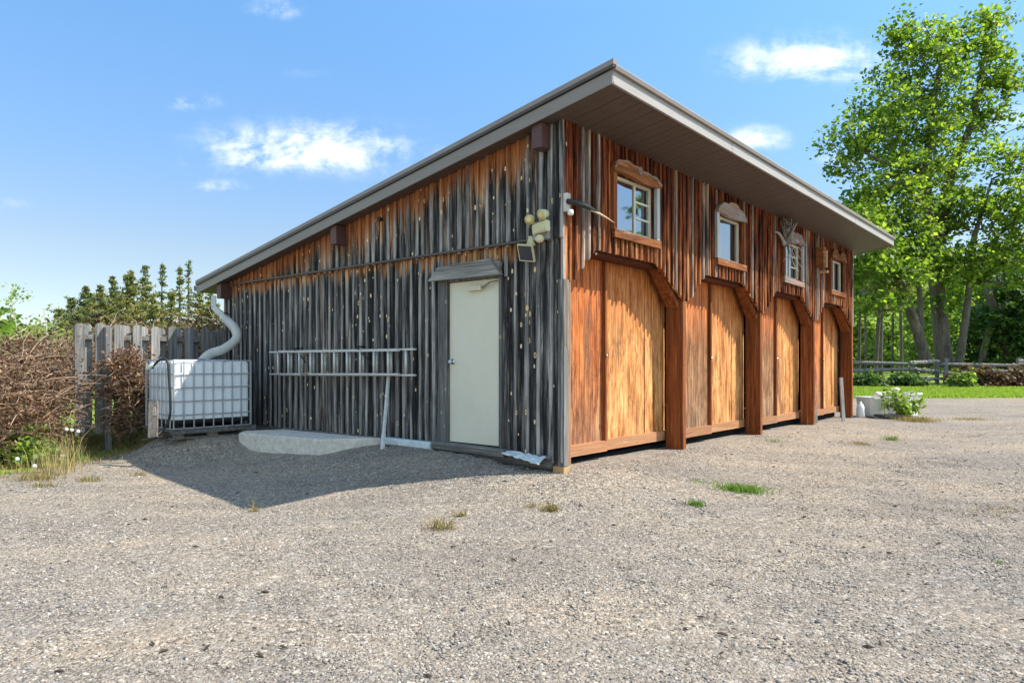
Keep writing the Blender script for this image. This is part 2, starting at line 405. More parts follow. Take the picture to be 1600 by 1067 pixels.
def siding_front():
    mt, t, p, out = material('weathered_front_siding', .8, .25)
    co = t.co(); r = t.attr(); x = t.xyz(co)
    off = t.comb(t.m('MULTIPLY', r, 37.0), t.m('MULTIPLY', r, 91.0), t.m('MULTIPLY', r, 53.0))
    v = t.vm('ADD', t.vm('MULTIPLY', co, (80, 80, 2.2)), off)
    g = t.noise(v, 1, 9, .78, dist=.4)
    g2 = t.noise(t.vm('ADD', t.vm('MULTIPLY', co, (14, 14, 1.3)), off), 1, 5, .6)
    f = t.m('ADD', t.m('MULTIPLY', g, .55), t.m('MULTIPLY', g2, .45))
    redb = t.ramp(f, [(.42, (.008, .004, .003)), (.48, (.065, .016, .008)), (.54, (.235, .052, .017)), (.61, (.48, .185, .07))])
    rr = t.m('FRACT', t.m('MULTIPLY', r, 13.7))
    redb = t.mix(1.0, redb, t.ramp(rr, [(0, (.55, .5, .5)), (.5, (1, .95, .9)), (1, (1.25, 1.2, 1.1))]), 'MULTIPLY')
    # lower ends are mixed towards a lighter orange-tan
    low = t.sstep(t.m('ADD', t.m('SUBTRACT', H + 1.9, x[2]), t.m('MULTIPLY', g2, .9)), .25, 1.0)
    redb = t.mix(t.m('MULTIPLY', low, .6), redb, t.ramp(f, [(.42, (.018, .007, .004)), (.48, (.19, .05, .014)), (.545, (.50, .19, .055)), (.62, (.72, .44, .22))]))
    pale = t.ramp(f, [(.42, (.06, .045, .04)), (.5, (.30, .25, .21)), (.6, (.60, .55, .49))])
    bt = t.m('GREATER_THAN', r, 1.0)
    r3 = t.m('FRACT', t.m('MULTIPLY', r, 5.13))
    palem = t.m('MULTIPLY', bt, t.m('GREATER_THAN', r3, .84))
    c = t.mix(t.m('MULTIPLY', palem, .8), redb, pale)
    c = t.mix(t.m('MULTIPLY', t.sstep(g, .62, .72), t.m('ADD', .25, t.m('MULTIPLY', bt, .5))), c, (.6, .5, .4))
    gs = t.m('MULTIPLY', t.m('MULTIPLY', t.m('GREATER_THAN', t.m('FRACT', t.m('MULTIPLY', r, 3.37)), .93), t.m('SUBTRACT', 1.0, bt)), .7)
    c = t.mix(gs, c, t.ramp(f, [(.36, (.05, .05, .055)), (.5, (.22, .21, .21)), (.64, (.45, .43, .42))]))
    c = t.mix(t.m('LESS_THAN', r, 0.0), c, (.012, .006, .004))
    vk = t.vm('ADD', t.vm('MULTIPLY', co, (7, 7, 3)), off); vo = t.voro(vk, 1.0); cr = t.xyz(vo.outputs['Color'])
    kk = t.m('MULTIPLY', t.m('SUBTRACT', 1.0, t.sstep(vo.outputs['Distance'], .06, .1)), t.m('GREATER_THAN', cr[0], .7))
    c = t.mix(kk, c, t.ramp(cr[1], [(0, (.05, .02, .01)), (.6, (.45, .2, .08)), (1, (.7, .6, .4))]))
    t.put(p.inputs['Base Color'], c); t.put(p.inputs['Normal'], t.bump(f, .7, .014))
    return mt

def plywood(name, k0, seed, lower=.5, tops=.85):
    """sliding door plywood: dark to tan tones, red stain surviving under the arch"""
    mt, t, p, out = material(name, .78, .25)
    co = t.vm('ADD', t.co(), (seed * 3.1, seed * 1.7, 0)); x = t.xyz(t.co())
    v = t.vm('MULTIPLY', co, (44, 44, 1.5))
    wob = t.noise(t.vm('MULTIPLY', co, (5, 5, 1.1)), 1, 4, .6)
    g = t.noise(v, 1, 9, .78, dist=.7)
    gf = t.noise(t.vm('MULTIPLY', co, (190, 190, 7)), 1, 5, .75)
    f = t.m('ADD', t.m('MULTIPLY', g, .62), t.m('ADD', t.m('MULTIPLY', wob, .18), t.m('MULTIPLY', gf, .22)))
    d, mm, l = k0
    c = t.ramp(f, [(.43, d), (.49, mm), (.55, l)])
    gr = t.sstep(t.m('ADD', t.m('SUBTRACT', H + .1, x[2]), t.m('MULTIPLY', wob, 1.5)), .5, 2.1)
    c = t.mix(t.m('MULTIPLY', gr, lower), c, t.ramp(f, [(.4, (.045, .028, .02)), (.5, (.20, .13, .085)), (.6, (.42, .31, .21))]))
    bl_ = t.noise(t.vm('MULTIPLY', co, (7, 7, 2.4)), 1, 5, .7, dist=1.2)
    c = t.mix(1.0, c, t.ramp(bl_, [(.34, (.55, .46, .42)), (.48, (1, .93, .86)), (.6, (1.2, 1.22, 1.25))]), 'MULTIPLY')
    patch = t.noise(t.vm('MULTIPLY', co, (3.2, 3.2, .8)), 1, 3, .5)
    c = t.mix(t.m('MULTIPLY', t.sstep(patch, .56, .7), .6), c, (.085, .045, .028))
    top = t.sstep(t.m('ADD', x[2], t.m('MULTIPLY', g, .9)), H + .55, H + 1.6)
    c = t.mix(t.m('MULTIPLY', top, tops), c, t.ramp(f, [(.42, (.11, .022, .007)), (.50, (.36, .085, .020)), (.57, (.64, .20, .045))]))
    st = t.noise(t.vm('MULTIPLY', co, (95, 95, 1.1)), 1, 7, .75, dist=.5); c = t.mix(t.m('MULTIPLY', t.sstep(st, .56, .66), .7), c, (.07, .035, .02)); c = t.mix(t.m('MULTIPLY', t.sstep(st, .45, .36), .45), c, (.74, .56, .34))
    kv = t.voro(t.vm('MULTIPLY', co, (9, 9, 2.6)), 1); c = t.mix(t.m('MULTIPLY', t.sstep(kv.outputs['Distance'], .16, .06), t.m('GREATER_THAN', t.xyz(kv.outputs['Color'])[0], .86)), c, (.10, .04, .02))
    t.put(p.inputs['Base Color'], c); t.put(p.inputs['Normal'], t.bump(f, .45, .01))
    return mt

M_gable = siding_gable(); M_front = siding_front()
M_grey = wood('weathered_grey_timber', (.035, .036, .042), (.28, .275, .27), streak=(.42, .4, .38), knots=(.4, .3, .2))
M_greyh = wood('weathered_grey_rail', (.06, .058, .058), (.36, .35, .33), streak=(.42, .4, .38), axis='y', bump=.8)
M_beam = wood('red_stained_timber', (.06, .016, .007), (.42, .135, .042), streak=(.58, .33, .16), knots=(.06, .02, .01), var=.25)
M_beamx = wood('red_stained_rail', (.035, .010, .006), (.19, .05, .02), axis='x', var=.25)
M_rail = wood('bottom_rail_timber', (.26, .105, .045), (.58, .36, .20), streak=(.66, .58, .48), red=(.38, .16, .08), axis='x', var=.25, knots=(.2, .08, .03))
M_slab = wood('waney_slab_timber', (.07, .022, .01), (.40, .15, .05), streak=(.6, .5, .42), axis='x', xs=26, zs=2.4, var=.2)
M_slabg = wood('bleached_slab_timber', (.14, .12, .11), (.52, .48, .45), streak=(.6, .56, .52), red=(.30, .12, .07), axis='x', xs=24, zs=2.4, var=.2)
M_pale = wood('bleached_casing', (.25, .25, .26), (.62, .62, .63), var=.2)
M_tan = wood('fresh_block_timber', (.40, .22, .09), (.68, .46, .24), var=.2)
M_soff = plain('brown_soffit_metal', (.092, .064, .052), .5, .4, var=.1, scale=2.5, stretch=(1, 6, 1))
M_fasc_lit = plain('sunlit_fascia_metal', (.35, .325, .30), .42, .5, var=.09, scale=1.6, stretch=(1, 1, 8), dirt=(.36, .33, .30), dirt_amt=.5)  # front copy of the fascia metal, sunlight put into its lighter colour
M_fasc_shade = plain('shaded_fascia_metal', (.215, .195, .182), .45, .5, var=.1, scale=1.6, stretch=(1, .3, 6), dirt=(.17, .15, .14), dirt_amt=.5)  # rake copy of the same metal, shade put into its darker colour
M_drip = plain('dark_brown_drip_metal', (.06, .045, .04), .4, .5, var=.15, scale=3)
M_roof = plain('brown_roof_sheet', (.24, .205, .18), .4, .5, var=.12, scale=3)
M_wrap = plain('maroon_wrapped_beam', (.095, .045, .042), .5, .4, var=.12, scale=4)
M_door = plain('pale_grey_green_paint', (.62, .61, .51), .5, .35, var=.035, scale=2.2, dirt=(.40, .40, .35), dirt_amt=.22)
M_vinyl = plain('cream_window_vinyl', (.68, .66, .56), .45, .4, var=.06, scale=14)
M_chrome = plain('brushed_metal', (.6, .6, .6), .3, .5, var=.1, metal=1)
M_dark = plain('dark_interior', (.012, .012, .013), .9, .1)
M_black = plain('black_plastic', (.018, .018, .02), .5, .4)
M_alu = plain('dull_aluminium', (.55, .56, .54), .5, .5, var=.18, scale=22, metal=.25, dirt=(.3, .27, .22), dirt_amt=.5)
M_white = plain('white_plastic', (.78, .79, .78), .45, .4, var=.05, scale=7, dirt=(.5, .48, .42), dirt_amt=.4)
M_conc = plain('rough_concrete', (.58, .55, .50), .95, .1, var=.2, scale=16, bump=1.0, dirt=(.36, .34, .32), dirt_amt=.6)

mgl, t, p, out = material('window_glass', .03, .5)
p.inputs['Base Color'].default_value = (.012, .02, .022, 1); p.inputs['IOR'].default_value = 2.8; p.inputs['Specular IOR Level'].default_value = .9
t.put(p.inputs['Normal'], t.bump(t.noise(t.co(), 1.7, 2, .5), .12, .02))

# ------------------------------------------------ the shed
shed = empty('shed', C0, ROT, 'long weathered board and batten garage shed under a brown sloping roof with four door bays', 'shed')

def board(mb, axis, a0, a1, zb0, zb1, zt0, zt1, d0, d1, r, seg=6, jit=.004, outdir=-1):
    """vertical board on a wall. axis 'y': gable wall (x = depth), axis 'x': front wall (y = depth)"""
    if a1 - a0 > .07 and jit > 0: a0 += .003; a1 -= .004
    c = min(.012, (a1 - a0) * .25); vs = []
    j = [[random.uniform(-jit, jit) for _ in range(2)] for _ in range(seg + 1)]
    lean = random.uniform(-.004, .004)
    for i in range(seg + 1):
        f = i / seg; l = a0 + j[i][0] + lean * f; rr_ = a1 + j[i][1] + lean * f
        zl = zb0 + (zt0 - zb0) * f; zr = zb1 + (zt1 - zb1) * f
        for a, z, d in ((l, zl, d0), (l, zl, d1 * .8 + d0 * .2), (l + c, zl, d1), (rr_ - c, zr, d1), (rr_, zr, d1 * .8 + d0 * .2), (rr_, zr, d0)):
            vs.append((outdir * d, a, z) if axis == 'y' else (a, outdir * d, z))
    fs = []
    for i in range(seg):
        for k in range(5): fs.append((i * 6 + k, i * 6 + k + 1, (i + 1) * 6 + k + 1, (i + 1) * 6 + k))
    fs += [tuple(range(6)), tuple(range(seg * 6 + 5, seg * 6 - 1, -1))]
    mb.add(vs, fs, r)

def clad_spans(a0, a1, lo=.12, hi=.19):
    out = []; a = a0
    while a < a1 - .02:
        b = min(a + random.uniform(lo, hi), a1)
        if a1 - b < .06: b = a1
        out.append((a, b)); a = b
    return out

# gable wall ------------------------------------------------
gw = MB()
gw.box(0, .06, .0, DEP, H - 1.0, H + 1.42, -1)
gw.prism([(0.0, H + 1.42), (DEP, H + 1.42), (0.0, soffit(0) + .02)], .0, .06, 'x', -1)
TR = H + 1.425
for (a, b) in clad_spans(-.02, DEP):
    door = b > .90 and a < 1.80
    zb = H - 1.02 - .07 * ss(1 - a / .9) + random.uniform(-.02, .02)
    if door:
        if a < .90: board(gw, 'y', a, .90, zb, zb, TR, TR, 0, .022, random.random())
        if b > 1.80: board(gw, 'y', 1.80, b, zb, zb, TR, TR, 0, .022, random.random())
        zb = H + 1.06
        board(gw, 'y', max(a, .9), min(b, 1.8), zb, zb, TR, TR, 0, .022, random.random(), 2)
    else: board(gw, 'y', a, b, zb, zb, TR, TR, 0, .02 + random.uniform(0, .012), random.random())
    if not (.86 < a < 1.86):
        wdt = random.uniform(.035, .06)
        board(gw, 'y', a - wdt / 2, a + wdt / 2, zb - .01, zb - .01, TR, TR, .018, .043 + random.uniform(0, .01), 1.001 + random.random() * .9, 7, .006)
    elif door:
        board(gw, 'y', a - .025, a + .025, H + 1.06, H + 1.06, TR, TR, .018, .05, 1.001 + random.random() * .9, 2)
for (a, b) in clad_spans(-.02, 7.5):
    z0 = TR + .01; zt0, zt1 = soffit(a) + .03, soffit(b) + .03
    if zt1 - z0 < .04: continue
    zj = random.uniform(-.03, .0)
    board(gw, 'y', a, b, z0 + zj, z0 + zj, zt0, zt1, .02, .046 + random.uniform(0, .012), random.random())
    wdt = random.uniform(.035, .06)
    board(gw, 'y', a - wdt / 2, a + wdt / 2, z0 + zj - .02, z0 + zj - .02, zt0, zt0, .04, .074 + random.uniform(0, .012), 1.001 + random.random() * .9, 5, .006)
gw.build('gable_wall', M_gable, shed)
# trim ledge between the two courses
tb = MB(); tb.bar((-.055, .3, TR - .004), (-.055, DEP, TR + .01), .11, .028); tb.build('trim_strip', M_drip, shed)
# sill log and foundation boards under the gable wall
sb = MB(); sb.bar((-.01, .12, H - 1.10), (-.02, 2.05, H - 1.07), .16, .15); sb.bar((.02, 2.05, H - 1.08), (.02, DEP, H - 1.12), .1, .16)
sb.build('sill_timber', M_greyh, shed)
# back and far walls (plain boards, seen only from other viewpoints)
bw = MB()
bw.box(0, LEN, DEP - .06, DEP, H - 1.1, soffit(DEP) + .02)
for (a, b) in clad_spans(0, LEN): board(bw, 'x', a, b, H - 1.15, H - 1.15, soffit(DEP), soffit(DEP), DEP, DEP + .025, random.random(), 1, 0, 1)
bw.build('back_wall', M_gable, shed)
fw = MB(); fw.prism([(0, H - 1.1), (DEP, H - 1.1), (DEP, soffit(DEP) + .02), (0, soffit(0) + .02)], LEN - .06, LEN, 'x')
for (a, b) in clad_spans(0, DEP): board(fw, 'y', a, b, H - 1.15, H - 1.15, soffit(a), soffit(b), LEN, LEN + .025, random.random(), 1, 0, 1)
fw.build('far_gable_wall', M_gable, shed)
# corner boards
M_slabv = wood('weathered_tan_trim', (.12, .075, .05), (.52, .42, .32), streak=(.66, .6, .5), red=(.42, .19, .07), var=.2)
cb = MB()
cb.box(-.05, -.002, -.045, .035, H - 1.13, H + .95, .31)
cb.box(-.048, .02, -.0475, -.0455, H - 1.12, H + .2, .97)
cj = MB(); cj.box(.003, .085, -.045, -.005, H - 1.12, H + .95, .93); cj.build('corner_trim', M_slabv, shed)
cb.build('corner_post', M_grey, shed)
fb = MB(); fb.box(-.055, .06, -.05, .1, H - 1.32, H - 1.132); fb.build('corner_block', M_tan, shed)

# front wall ------------------------------------------------
PER = 2.95
NB = 4
WIN = [(.985, 1.965), (3.95, 4.90), (6.90, 7.86), (9.84, 10.80)]
WZ0, WZ1 = H + 1.66, H + 2.335
ARC = H + 1.36; TIP = H + .92
def arch(u):
    """bottom of the siding at u"""
    k = min(max(int(u // PER), 0), NB - 1); s = u - k * PER
    l0, l1, r1, r0 = (.13, .57, 2.06, 2.84) if k == 0 else (.09, .60, 2.06, 2.84)
    if k == 3: r1, r0 = 1.85, 2.72
    if s < l0: return TIP + .03
    if s < l1: return TIP + .03 + (ARC - TIP - .03) * (s - l0) / (l1 - l0)
    if s < r1: return ARC
    if s < r0: return ARC + (TIP - ARC) * (s - r1) / (r0 - r1)
    return TIP
fr = MB()
def strip(a, b, d0, d1, r, seg, jit, drop=0.0):
    zt = soffit(0) + .03
    zb0, zb1 = arch(a) - drop, arch(b - .001) - drop
    mid = (a + b) / 2; w_ = None
    for q in WIN:
        if b > q[0] and a < q[1]: w_ = q
    if w_:
        # split at the opening edges
        for lo, hi in ((a, min(b, w_[0])), (max(a, w_[1]), b)):
            if hi - lo > .008: board(fr, 'x', lo, hi, arch(lo) - drop, arch(hi - .001) - drop, zt, zt, d0, d1, r, seg, 0)
        lo, hi = max(a, w_[0]), min(b, w_[1])
        if hi - lo > .008:
            board(fr, 'x', lo, hi, zb0, zb1, WZ0, WZ0, d0, d1, r, 2, 0)
            board(fr, 'x', lo, hi, WZ1, WZ1, zt, zt, d0, d1, r, 2, 0)
    else: board(fr, 'x', a, b, zb0, zb1, zt, zt, d0, d1, r, seg, jit)
for (a, b) in clad_spans(-.05, LEN + .02, .085, .15):
    strip(max(a, -.05), b, .0, .02 + random.uniform(0, .012), random.random(), 5, .003)
    wdt = random.uniform(.03, .05)
    if a > 0: strip(a - wdt / 2, a + wdt / 2, .018, .052 + random.uniform(0, .016), 1.001 + random.random() * .9, 6, .005, .012)
# backing behind the boards (wall core) above the arches, around the windows
for k in range(NB):
    w0, w1 = WIN[k]; u0 = k * PER; u1 = min((k + 1) * PER, LEN)
    fr.box(u0, w0, .003, .05, ARC + .003, soffit(0), -1); fr.box(w1, u1, .003, .05, ARC + .003, soffit(0), -1)
    fr.box(w0, w1, .003, .05, ARC + .003, WZ0, -1); fr.box(w0, w1, .003, .05, WZ1, soffit(0), -1)
fr.box(4 * PER - .1, LEN, .003, .05, TIP, ARC, -1)
fr.build('front_wall', M_front, shed)

# posts, braces, headers
for k in range(NB):
    u0 = k * PER; u1 = u0 + PER
    pu = u1 - .13 if k < 3 else LEN - .13
    pm = MB(); pm.box(pu, pu + .13, .004, .225, H - 1.30, TIP + .25); pm.box(pu + .02, pu + .115, -.032, .002, H - 1.22, TIP - .004, .9)
    o = pm.build('post', M_beam, shed)
    bm_ = MB()
    r1, r0 = (2.06, 2.84) if k < 3 else (1.85, 2.72)
    a = Vector((u0 + r1 + .25, .115, ARC + .02)); b = Vector((pu + .02, .115, TIP - .06)); d = (b - a).normalized(); nrm = Vector((d.z, 0, -d.x))
    if nrm.z > 0: nrm = -nrm
    a += nrm * .028; b += nrm * .028
    bm_.bar(a - d * .03, b + d * .02, .19, .08, up=-nrm); bm_.build('brace', M_beam, shed)
    # left brace, mostly hidden behind the siding
    bl = MB(); l0, l1 = .1, .59
    bl.bar((u0 + l0 + .03, .14, TIP + .06), (u0 + l1 + .03, .14, ARC + .03), .22, .10); bl.build('brace', M_beam, shed)
    hm = MB(); hm.box(u0 + .1, pu + .05, .055, .24, ARC - .05, ARC + .10); hm.build('header_beam', M_beamx, shed)
    bt = MB(); bt.lathe([(.0, 0), (.022, 0), (.024, .012), (.014, .024), (.0, .026)], (u0 + .72, .05, ARC - .024), 12, M=Matrix.Rotation(R_(90), 3, 'X')); bt.build('bolt', M_chrome, shed, True)
lj = MB(); lj.box(.076, .17, .02, .24, H - 1.1, TIP + .2); lj.build('jamb', M_rail, shed)

# sliding plywood doors, two per bay
LT = ((.04, .012, .005), (.30, .075, .018), (.55, .19, .05)); RT = ((.12, .038, .011), (.45, .17, .042), (.70, .40, .16))
DK = ((.04, .02, .012), (.17, .07, .03), (.38, .2, .09))
def garage_door(u0, u1, y, mt, rail_z, stile_side=None, nbat=1):
    g = MB(); g.box(u0, u1, y, y + .02, H - 1.02, ARC + .02)
    o = g.build('garage_door', mt, shed)
    b = MB()
    for i in range(nbat):
        x = u0 + (u1 - u0) * ((i + 1) / (nbat + 1)) * (.4 if stile_side is not None else 1.3) ; b.box(x, x + .022, y - .010, y - .001, H - .95, ARC - .05)
    b.build('batten', mt, o)
    rl = MB(); rl.box(u0, u1, y - .045, y - .002, rail_z - .0, rail_z + .135); rl.build('bottom_rail', M_rail, o)
    if stile_side is not None:
        x = stile_side; s_ = MB(); s_.box(x, x + .045, y - .05, y - .003, rail_z + .136, ARC - .06); s_.build('stile', M_beam, o)
        hb = MB(); hb.lathe([(0, 0), (.018, 0), (.02, .01), (0, .02)], (x + .022, y - .05, H + .12), 10, M=Matrix.Rotation(R_(90), 3, 'X')); hb.build('latch', M_chrome, o, True)
    return o
for k in range(NB):
    u0 = k * PER + .02; u1 = (k + 1) * PER - .13 if k < 3 else LEN - .13
    mid = u0 + (1.20 if k == 0 else 1.35)
    dl = plywood('left_ply_%d' % k, (LT, DK, DK, LT)[k], 1 + k, .6, 1.0)
    dr = plywood('right_ply_%d' % k, (RT, RT, RT, RT)[k], 11 + k, .10 if k == 0 else .2, .72)
    rz = H - 1.09 - .012 * k
    o = garage_door(u0, mid, .245, dl, rz, mid - .05, 1)
    if k == 0: o['label'] = 'darker streaked plywood garage door panel'
    garage_door(mid + .002, u1 + .1, .30, dr, rz, None, 1)
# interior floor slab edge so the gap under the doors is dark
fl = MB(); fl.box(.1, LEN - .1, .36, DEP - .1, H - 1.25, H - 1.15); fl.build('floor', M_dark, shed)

# windows
for k, (a, b) in enumerate(WIN):
    f = MB(); y0, y1 = .0, .05; t_ = .028
    yf = -.004
    f.box(a, b, yf, .09, WZ0, WZ0 + t_); f.box(a, b, yf, .09, WZ1 - t_, WZ1)
    f.box(a, a + t_, yf, .09, WZ0 + t_, WZ1 - t_); f.box(b - t_, b, yf, .09, WZ0 + t_, WZ1 - t_)
    gridR = k in (0, 2)
    mu = a + (b - a) * (.60 if k == 0 else .52 if k == 2 else .24 if k == 1 else .5)
    f.box(mu - .015, mu + .015, yf + .01, .07, WZ0 + t_, WZ1 - t_)
    wobj = f.build('window', M_vinyl, shed)
    if k == 0: wobj['label'] = 'cream sliding window reflecting trees'
    g = MB(); g.box(a + t_, b - t_, .024, .030, WZ0 + t_, WZ1 - t_); g.build('pane', mgl, wobj)
    mu_m = MB()
    if k in (0, 2):
        lo, hi = mu + .015, b - t_
    elif k == 1: lo, hi = a + t_, mu - .015
    else: lo = None
    if lo is not None:
        for q in (1 / 3, 2 / 3):
            z = WZ0 + t_ + (WZ1 - WZ0 - 2 * t_) * q; mu_m = MB(); mu_m.box(lo, hi, .008, .023, z - .012, z + .012); mu_m.build('muntin', M_vinyl, wobj)
    # sill board, casing boards, waney header slab
    sl = MB(); sl.box(a - .06, b + .12, -.085, -.002 - .06 + .06, WZ0 - .115, WZ0 - .012) if False else sl.bar((a - .06, -.075, WZ0 - .065), (b + .12, -.075, WZ0 - .065 - (.02 if k == 2 else 0)), .045, .10, up=(0, 0, 1))
    sl.build('window_sill', M_slab if k != 2 else M_slabg, wobj)
    cs = MB(); cs.box(b + .004, b + .09, -.095, -.05, WZ0 - .01, WZ1 + .08); cs.build('casing', M_pale if k in (0, 2) else M_beam, wobj)
    c2 = MB(); c2.box(a - .085, a - .004, -.095, -.05, WZ0 - .01, WZ1 + .05); c2.build('casing', M_pale if k == 1 else M_beam, wobj)
    hd = MB(); z0 = WZ1 + .01
    n = 22; top = []; bot = []
    for i in range(n + 1):
        s = i / n; u = a - .10 + (b - a + .17) * s
        sh = {0: .15 * (math.sin(math.pi * min(1, s * 1.02)) ** .35) + .022 * math.sin(7.3 * s + .6) - .05 * s, 1: .20 * (math.sin(math.pi * s) ** .6) + .015 * math.sin(14 * s), 2: .17 * (math.sin(math.pi * s) ** .55) + .012 * math.sin(11 * s),
              3: .19 * (abs(math.sin(2 * math.pi * s)) ** .6)}[k]
        top.append((u, z0 + .02 + max(sh, .012) + .008 * math.sin(31 * s + k))); bot.append((u, z0 - .015 + .014 * math.sin(7 * s + k)))
    hd.prism(bot + top[::-1], -.125, -.062, 'y')
    hobj = hd.build('window_header', (M_slab, M_slabg, M_slabg, M_slab)[k], wobj)
    if k == 0:
        ed = MB(); ed.tube([(q[0], -.13, q[1] - .005) for q in top], .014, 6); ed.build('bark_edge', M_slabg, hobj)
        kn = MB(); kn.lathe([(0, 0), (.05, .0), (.055, .01), (.03, .02), (0, .022)], ((a + b) / 2, -.125, z0 + .11), 12, M=Matrix.Rotation(R_(90), 3, 'X')); kn.build('knot', M_slabg, hobj, True)

# gable door ------------------------------------------------
D0, D1, DZ0, DZ1 = .925, 1.775, H - .975, H + 1.04
dm = MB(); dm.box(-.022, .02, D0, D1, DZ0, DZ1); door = dm.build('door', M_door, shed)
kb = MB(); Mx = Matrix.Rotation(R_(-90), 3, 'Y')
kb.lathe([(0, 0), (.034, 0), (.034, .006), (.012, .01), (.012, .035), (.026, .045), (.03, .06), (.024, .075), (0, .08)], (-.022, D1 - .06, H + .04), 16, M=Mx)
kb.build('door_knob', M_chrome, door, True)
cl = MB(); cl.box(-.085, -.023, 1.18, 1.42, DZ1 - .13, DZ1 - .075); cl.build('door_closer', plain('beige_closer', (.55, .5, .38), .5), door)
ca = MB(); ca.bar((-.06, 1.17, DZ1 - .1), (-.11, 1.0, DZ1 - .05), .02, .02); ca.bar((-.11, 1.0, DZ1 - .05), (-.04, .94, DZ1 - .03), .018, .018); ca.build('closer_arm', plain('olive_metal', (.2, .19, .12), .5), door)
fm = MB()
fm.box(-.065, -.0, D1 + .006, D1 + .17, DZ0 - .04, DZ1 + .06, .2); fm.box(-.045, .0, D0 - .05, D0 - .006, DZ0 - .04, DZ1 + .06, .6)
fm.box(-.05, 0, D0 - .05, D1 + .005, DZ1 + .008, DZ1 + .06, .4)
fm.build('door_frame', M_grey, shed)
hm = MB()
hm.prism([(.80, DZ1 + .02), (2.04, DZ1 + .035), (1.86, DZ1 + .20), (.97, DZ1 + .225)], -.16, -.10, 'x')
hm.box(-.10, -.05, .86, 1.95, DZ1 + .05, DZ1 + .19)
hm.build('door_header', M_greyh, shed)
th = MB(); th.bar((-.09, .75, DZ0 - .065), (-.10, 2.0, DZ0 - .05), .13, .09); th.build('threshold', M_greyh, shed)

# roof ------------------------------------------------
OF, OR, OB = .82, .27, .5
def rz_(v): return soffit(v)
rf = MB()
U0, U1 = -OR, LEN + .40
V0, V1 = -OF, DEP + OB
rf.prism([(V0, rz_(V0) + .02), (V1, rz_(V1) + .02), (V1, rz_(V1) + .19), (V0, rz_(V0) + .19)], U0 + .02, U1 - .02, 'x')
u = U0
while u < U1 - .08:                # standing ribs of the metal roofing
    rf.prism([(V0 + .25, rz_(V0 + .25) + .19), (V1, rz_(V1) + .19), (V1, rz_(V1) + .205), (V0 + .25, rz_(V0 + .25) + .205)], u + .03, u + .06, 'x'); u += .3
roof = rf.build('roof', M_roof, shed)
sf = MB(); u = U0 + .03
pw = .1525
i = 0
while u < U1 - .03:
    e = min(u + pw - (.010 if i % 2 else .004), U1 - .03)
    sf.prism([(V0 + .02, rz_(V0 + .02) + .0), (.1, rz_(.1)), (.1, rz_(.1) + .018), (V0 + .02, rz_(V0 + .02) + .018)], u, e, 'x'); u += pw; i += 1
# rake soffit pieces along the gable
v = .1
while v < V1:
    e = min(v + .295, V1); sf.prism([(v, rz_(v)), (e, rz_(e)), (e, rz_(e) + .018), (v, rz_(v) + .018)], U0 + .022, .0, 'x'); v += .3
sf.prism([(DEP, rz_(DEP)), (V1, rz_(V1)), (V1, rz_(V1) + .018), (DEP, rz_(DEP) + .018)], 0.0, U1, 'x')
sf.build('soffit', M_soff, roof)
ff = MB(); jn = [U0, 2.72, 5.75, 8.80, U1]
for i in range(4):
    j = (.0, .003, -.001, .002)[i]; zz = (.0, -.004, .002, -.003)[i]
    ff.box(jn[i] - (.03 if i else 0), jn[i + 1], V0 - j - .002, V0 + .02 - j * .5, rz_(V0) - .012 + zz, rz_(V0) + .122 + zz, random.random())
    ff.box(jn[i] - (.03 if i else 0), jn[i + 1], V0 - .010 - j, V0 - .003 - j, rz_(V0) - .012 + zz, rz_(V0) + .008 + zz, random.random())
ff.build('front_fascia', M_fasc_lit, roof)
fd = MB(); fd.prism([(V0 - .035, rz_(V0) + .126), (V0 + .02, rz_(V0) + .126), (V0 + .02, rz_(V0) + .225), (V0 - .045, rz_(V0) + .165)], U0 - .01, U1 + .01, 'x')
fd.build('drip_edge', M_roof, roof)
for uu, un in ((U0, -1), (U1, 1)):
    rk = MB(); x0, x1 = sorted((uu, uu + un * .02))
    rk.prism([(V0, rz_(V0) - .012), (V1, rz_(V1) - .012), (V1, rz_(V1) + .125), (V0, rz_(V0) + .125)], x0, x1, 'x'); rk.build('rake_fascia', M_fasc_shade, roof)
    x0, x1 = sorted((uu - un * .02, uu + un * .045))
    rt = MB(); rt.prism([(V0 - .03, rz_(V0) + .14), (V1, rz_(V1) + .126), (V1, rz_(V1) + .165), (V0 - .03, rz_(V0) + .17)], x0, x1, 'x'); rt.build('rake_trim', M_drip, roof)
    rt = MB(); rt.prism([(V0 - .03, rz_(V0) + .172), (V1, rz_(V1) + .168), (V1, rz_(V1) + .215), (V0 - .03, rz_(V0) + .225)], x0 , x1 - un * .018 if un > 0 else x1, 'x'); rt.build('rake_cap', M_roof, roof)
gt = MB(); gt.prism([(V1, rz_(V1) + .02), (V1 + .11, rz_(V1) + .04), (V1 + .12, rz_(V1) + .13), (V1, rz_(V1) + .12)], U0 - .02, U1, 'x'); gt.build('gutter', M_drip, roof)
# wrapped beam ends through the gable wall
for v_ in (.19, 3.98, 7.42):
    e = MB(); zt = soffit(v_) - .001; e.box(-.235, -.0, v_ - .07, v_ + .07, zt - .27, zt); e.build('beam_end', M_wrap, shed)
sn = MB(); sn.lathe([(0, 0), (.03, 0), (.035, .02), (.03, .06), (0, .065)], (-.05, 3.1, H + 2.03), 12, M=Mx); tag(sn.build('light_sensor', M_black, shed), 'small round black sensor under the roof edge')

# ================================================ things on and around the shed
def sun_part(mb, name, mt, parent, smooth=False): return mb.build(name, mt, parent, smooth)

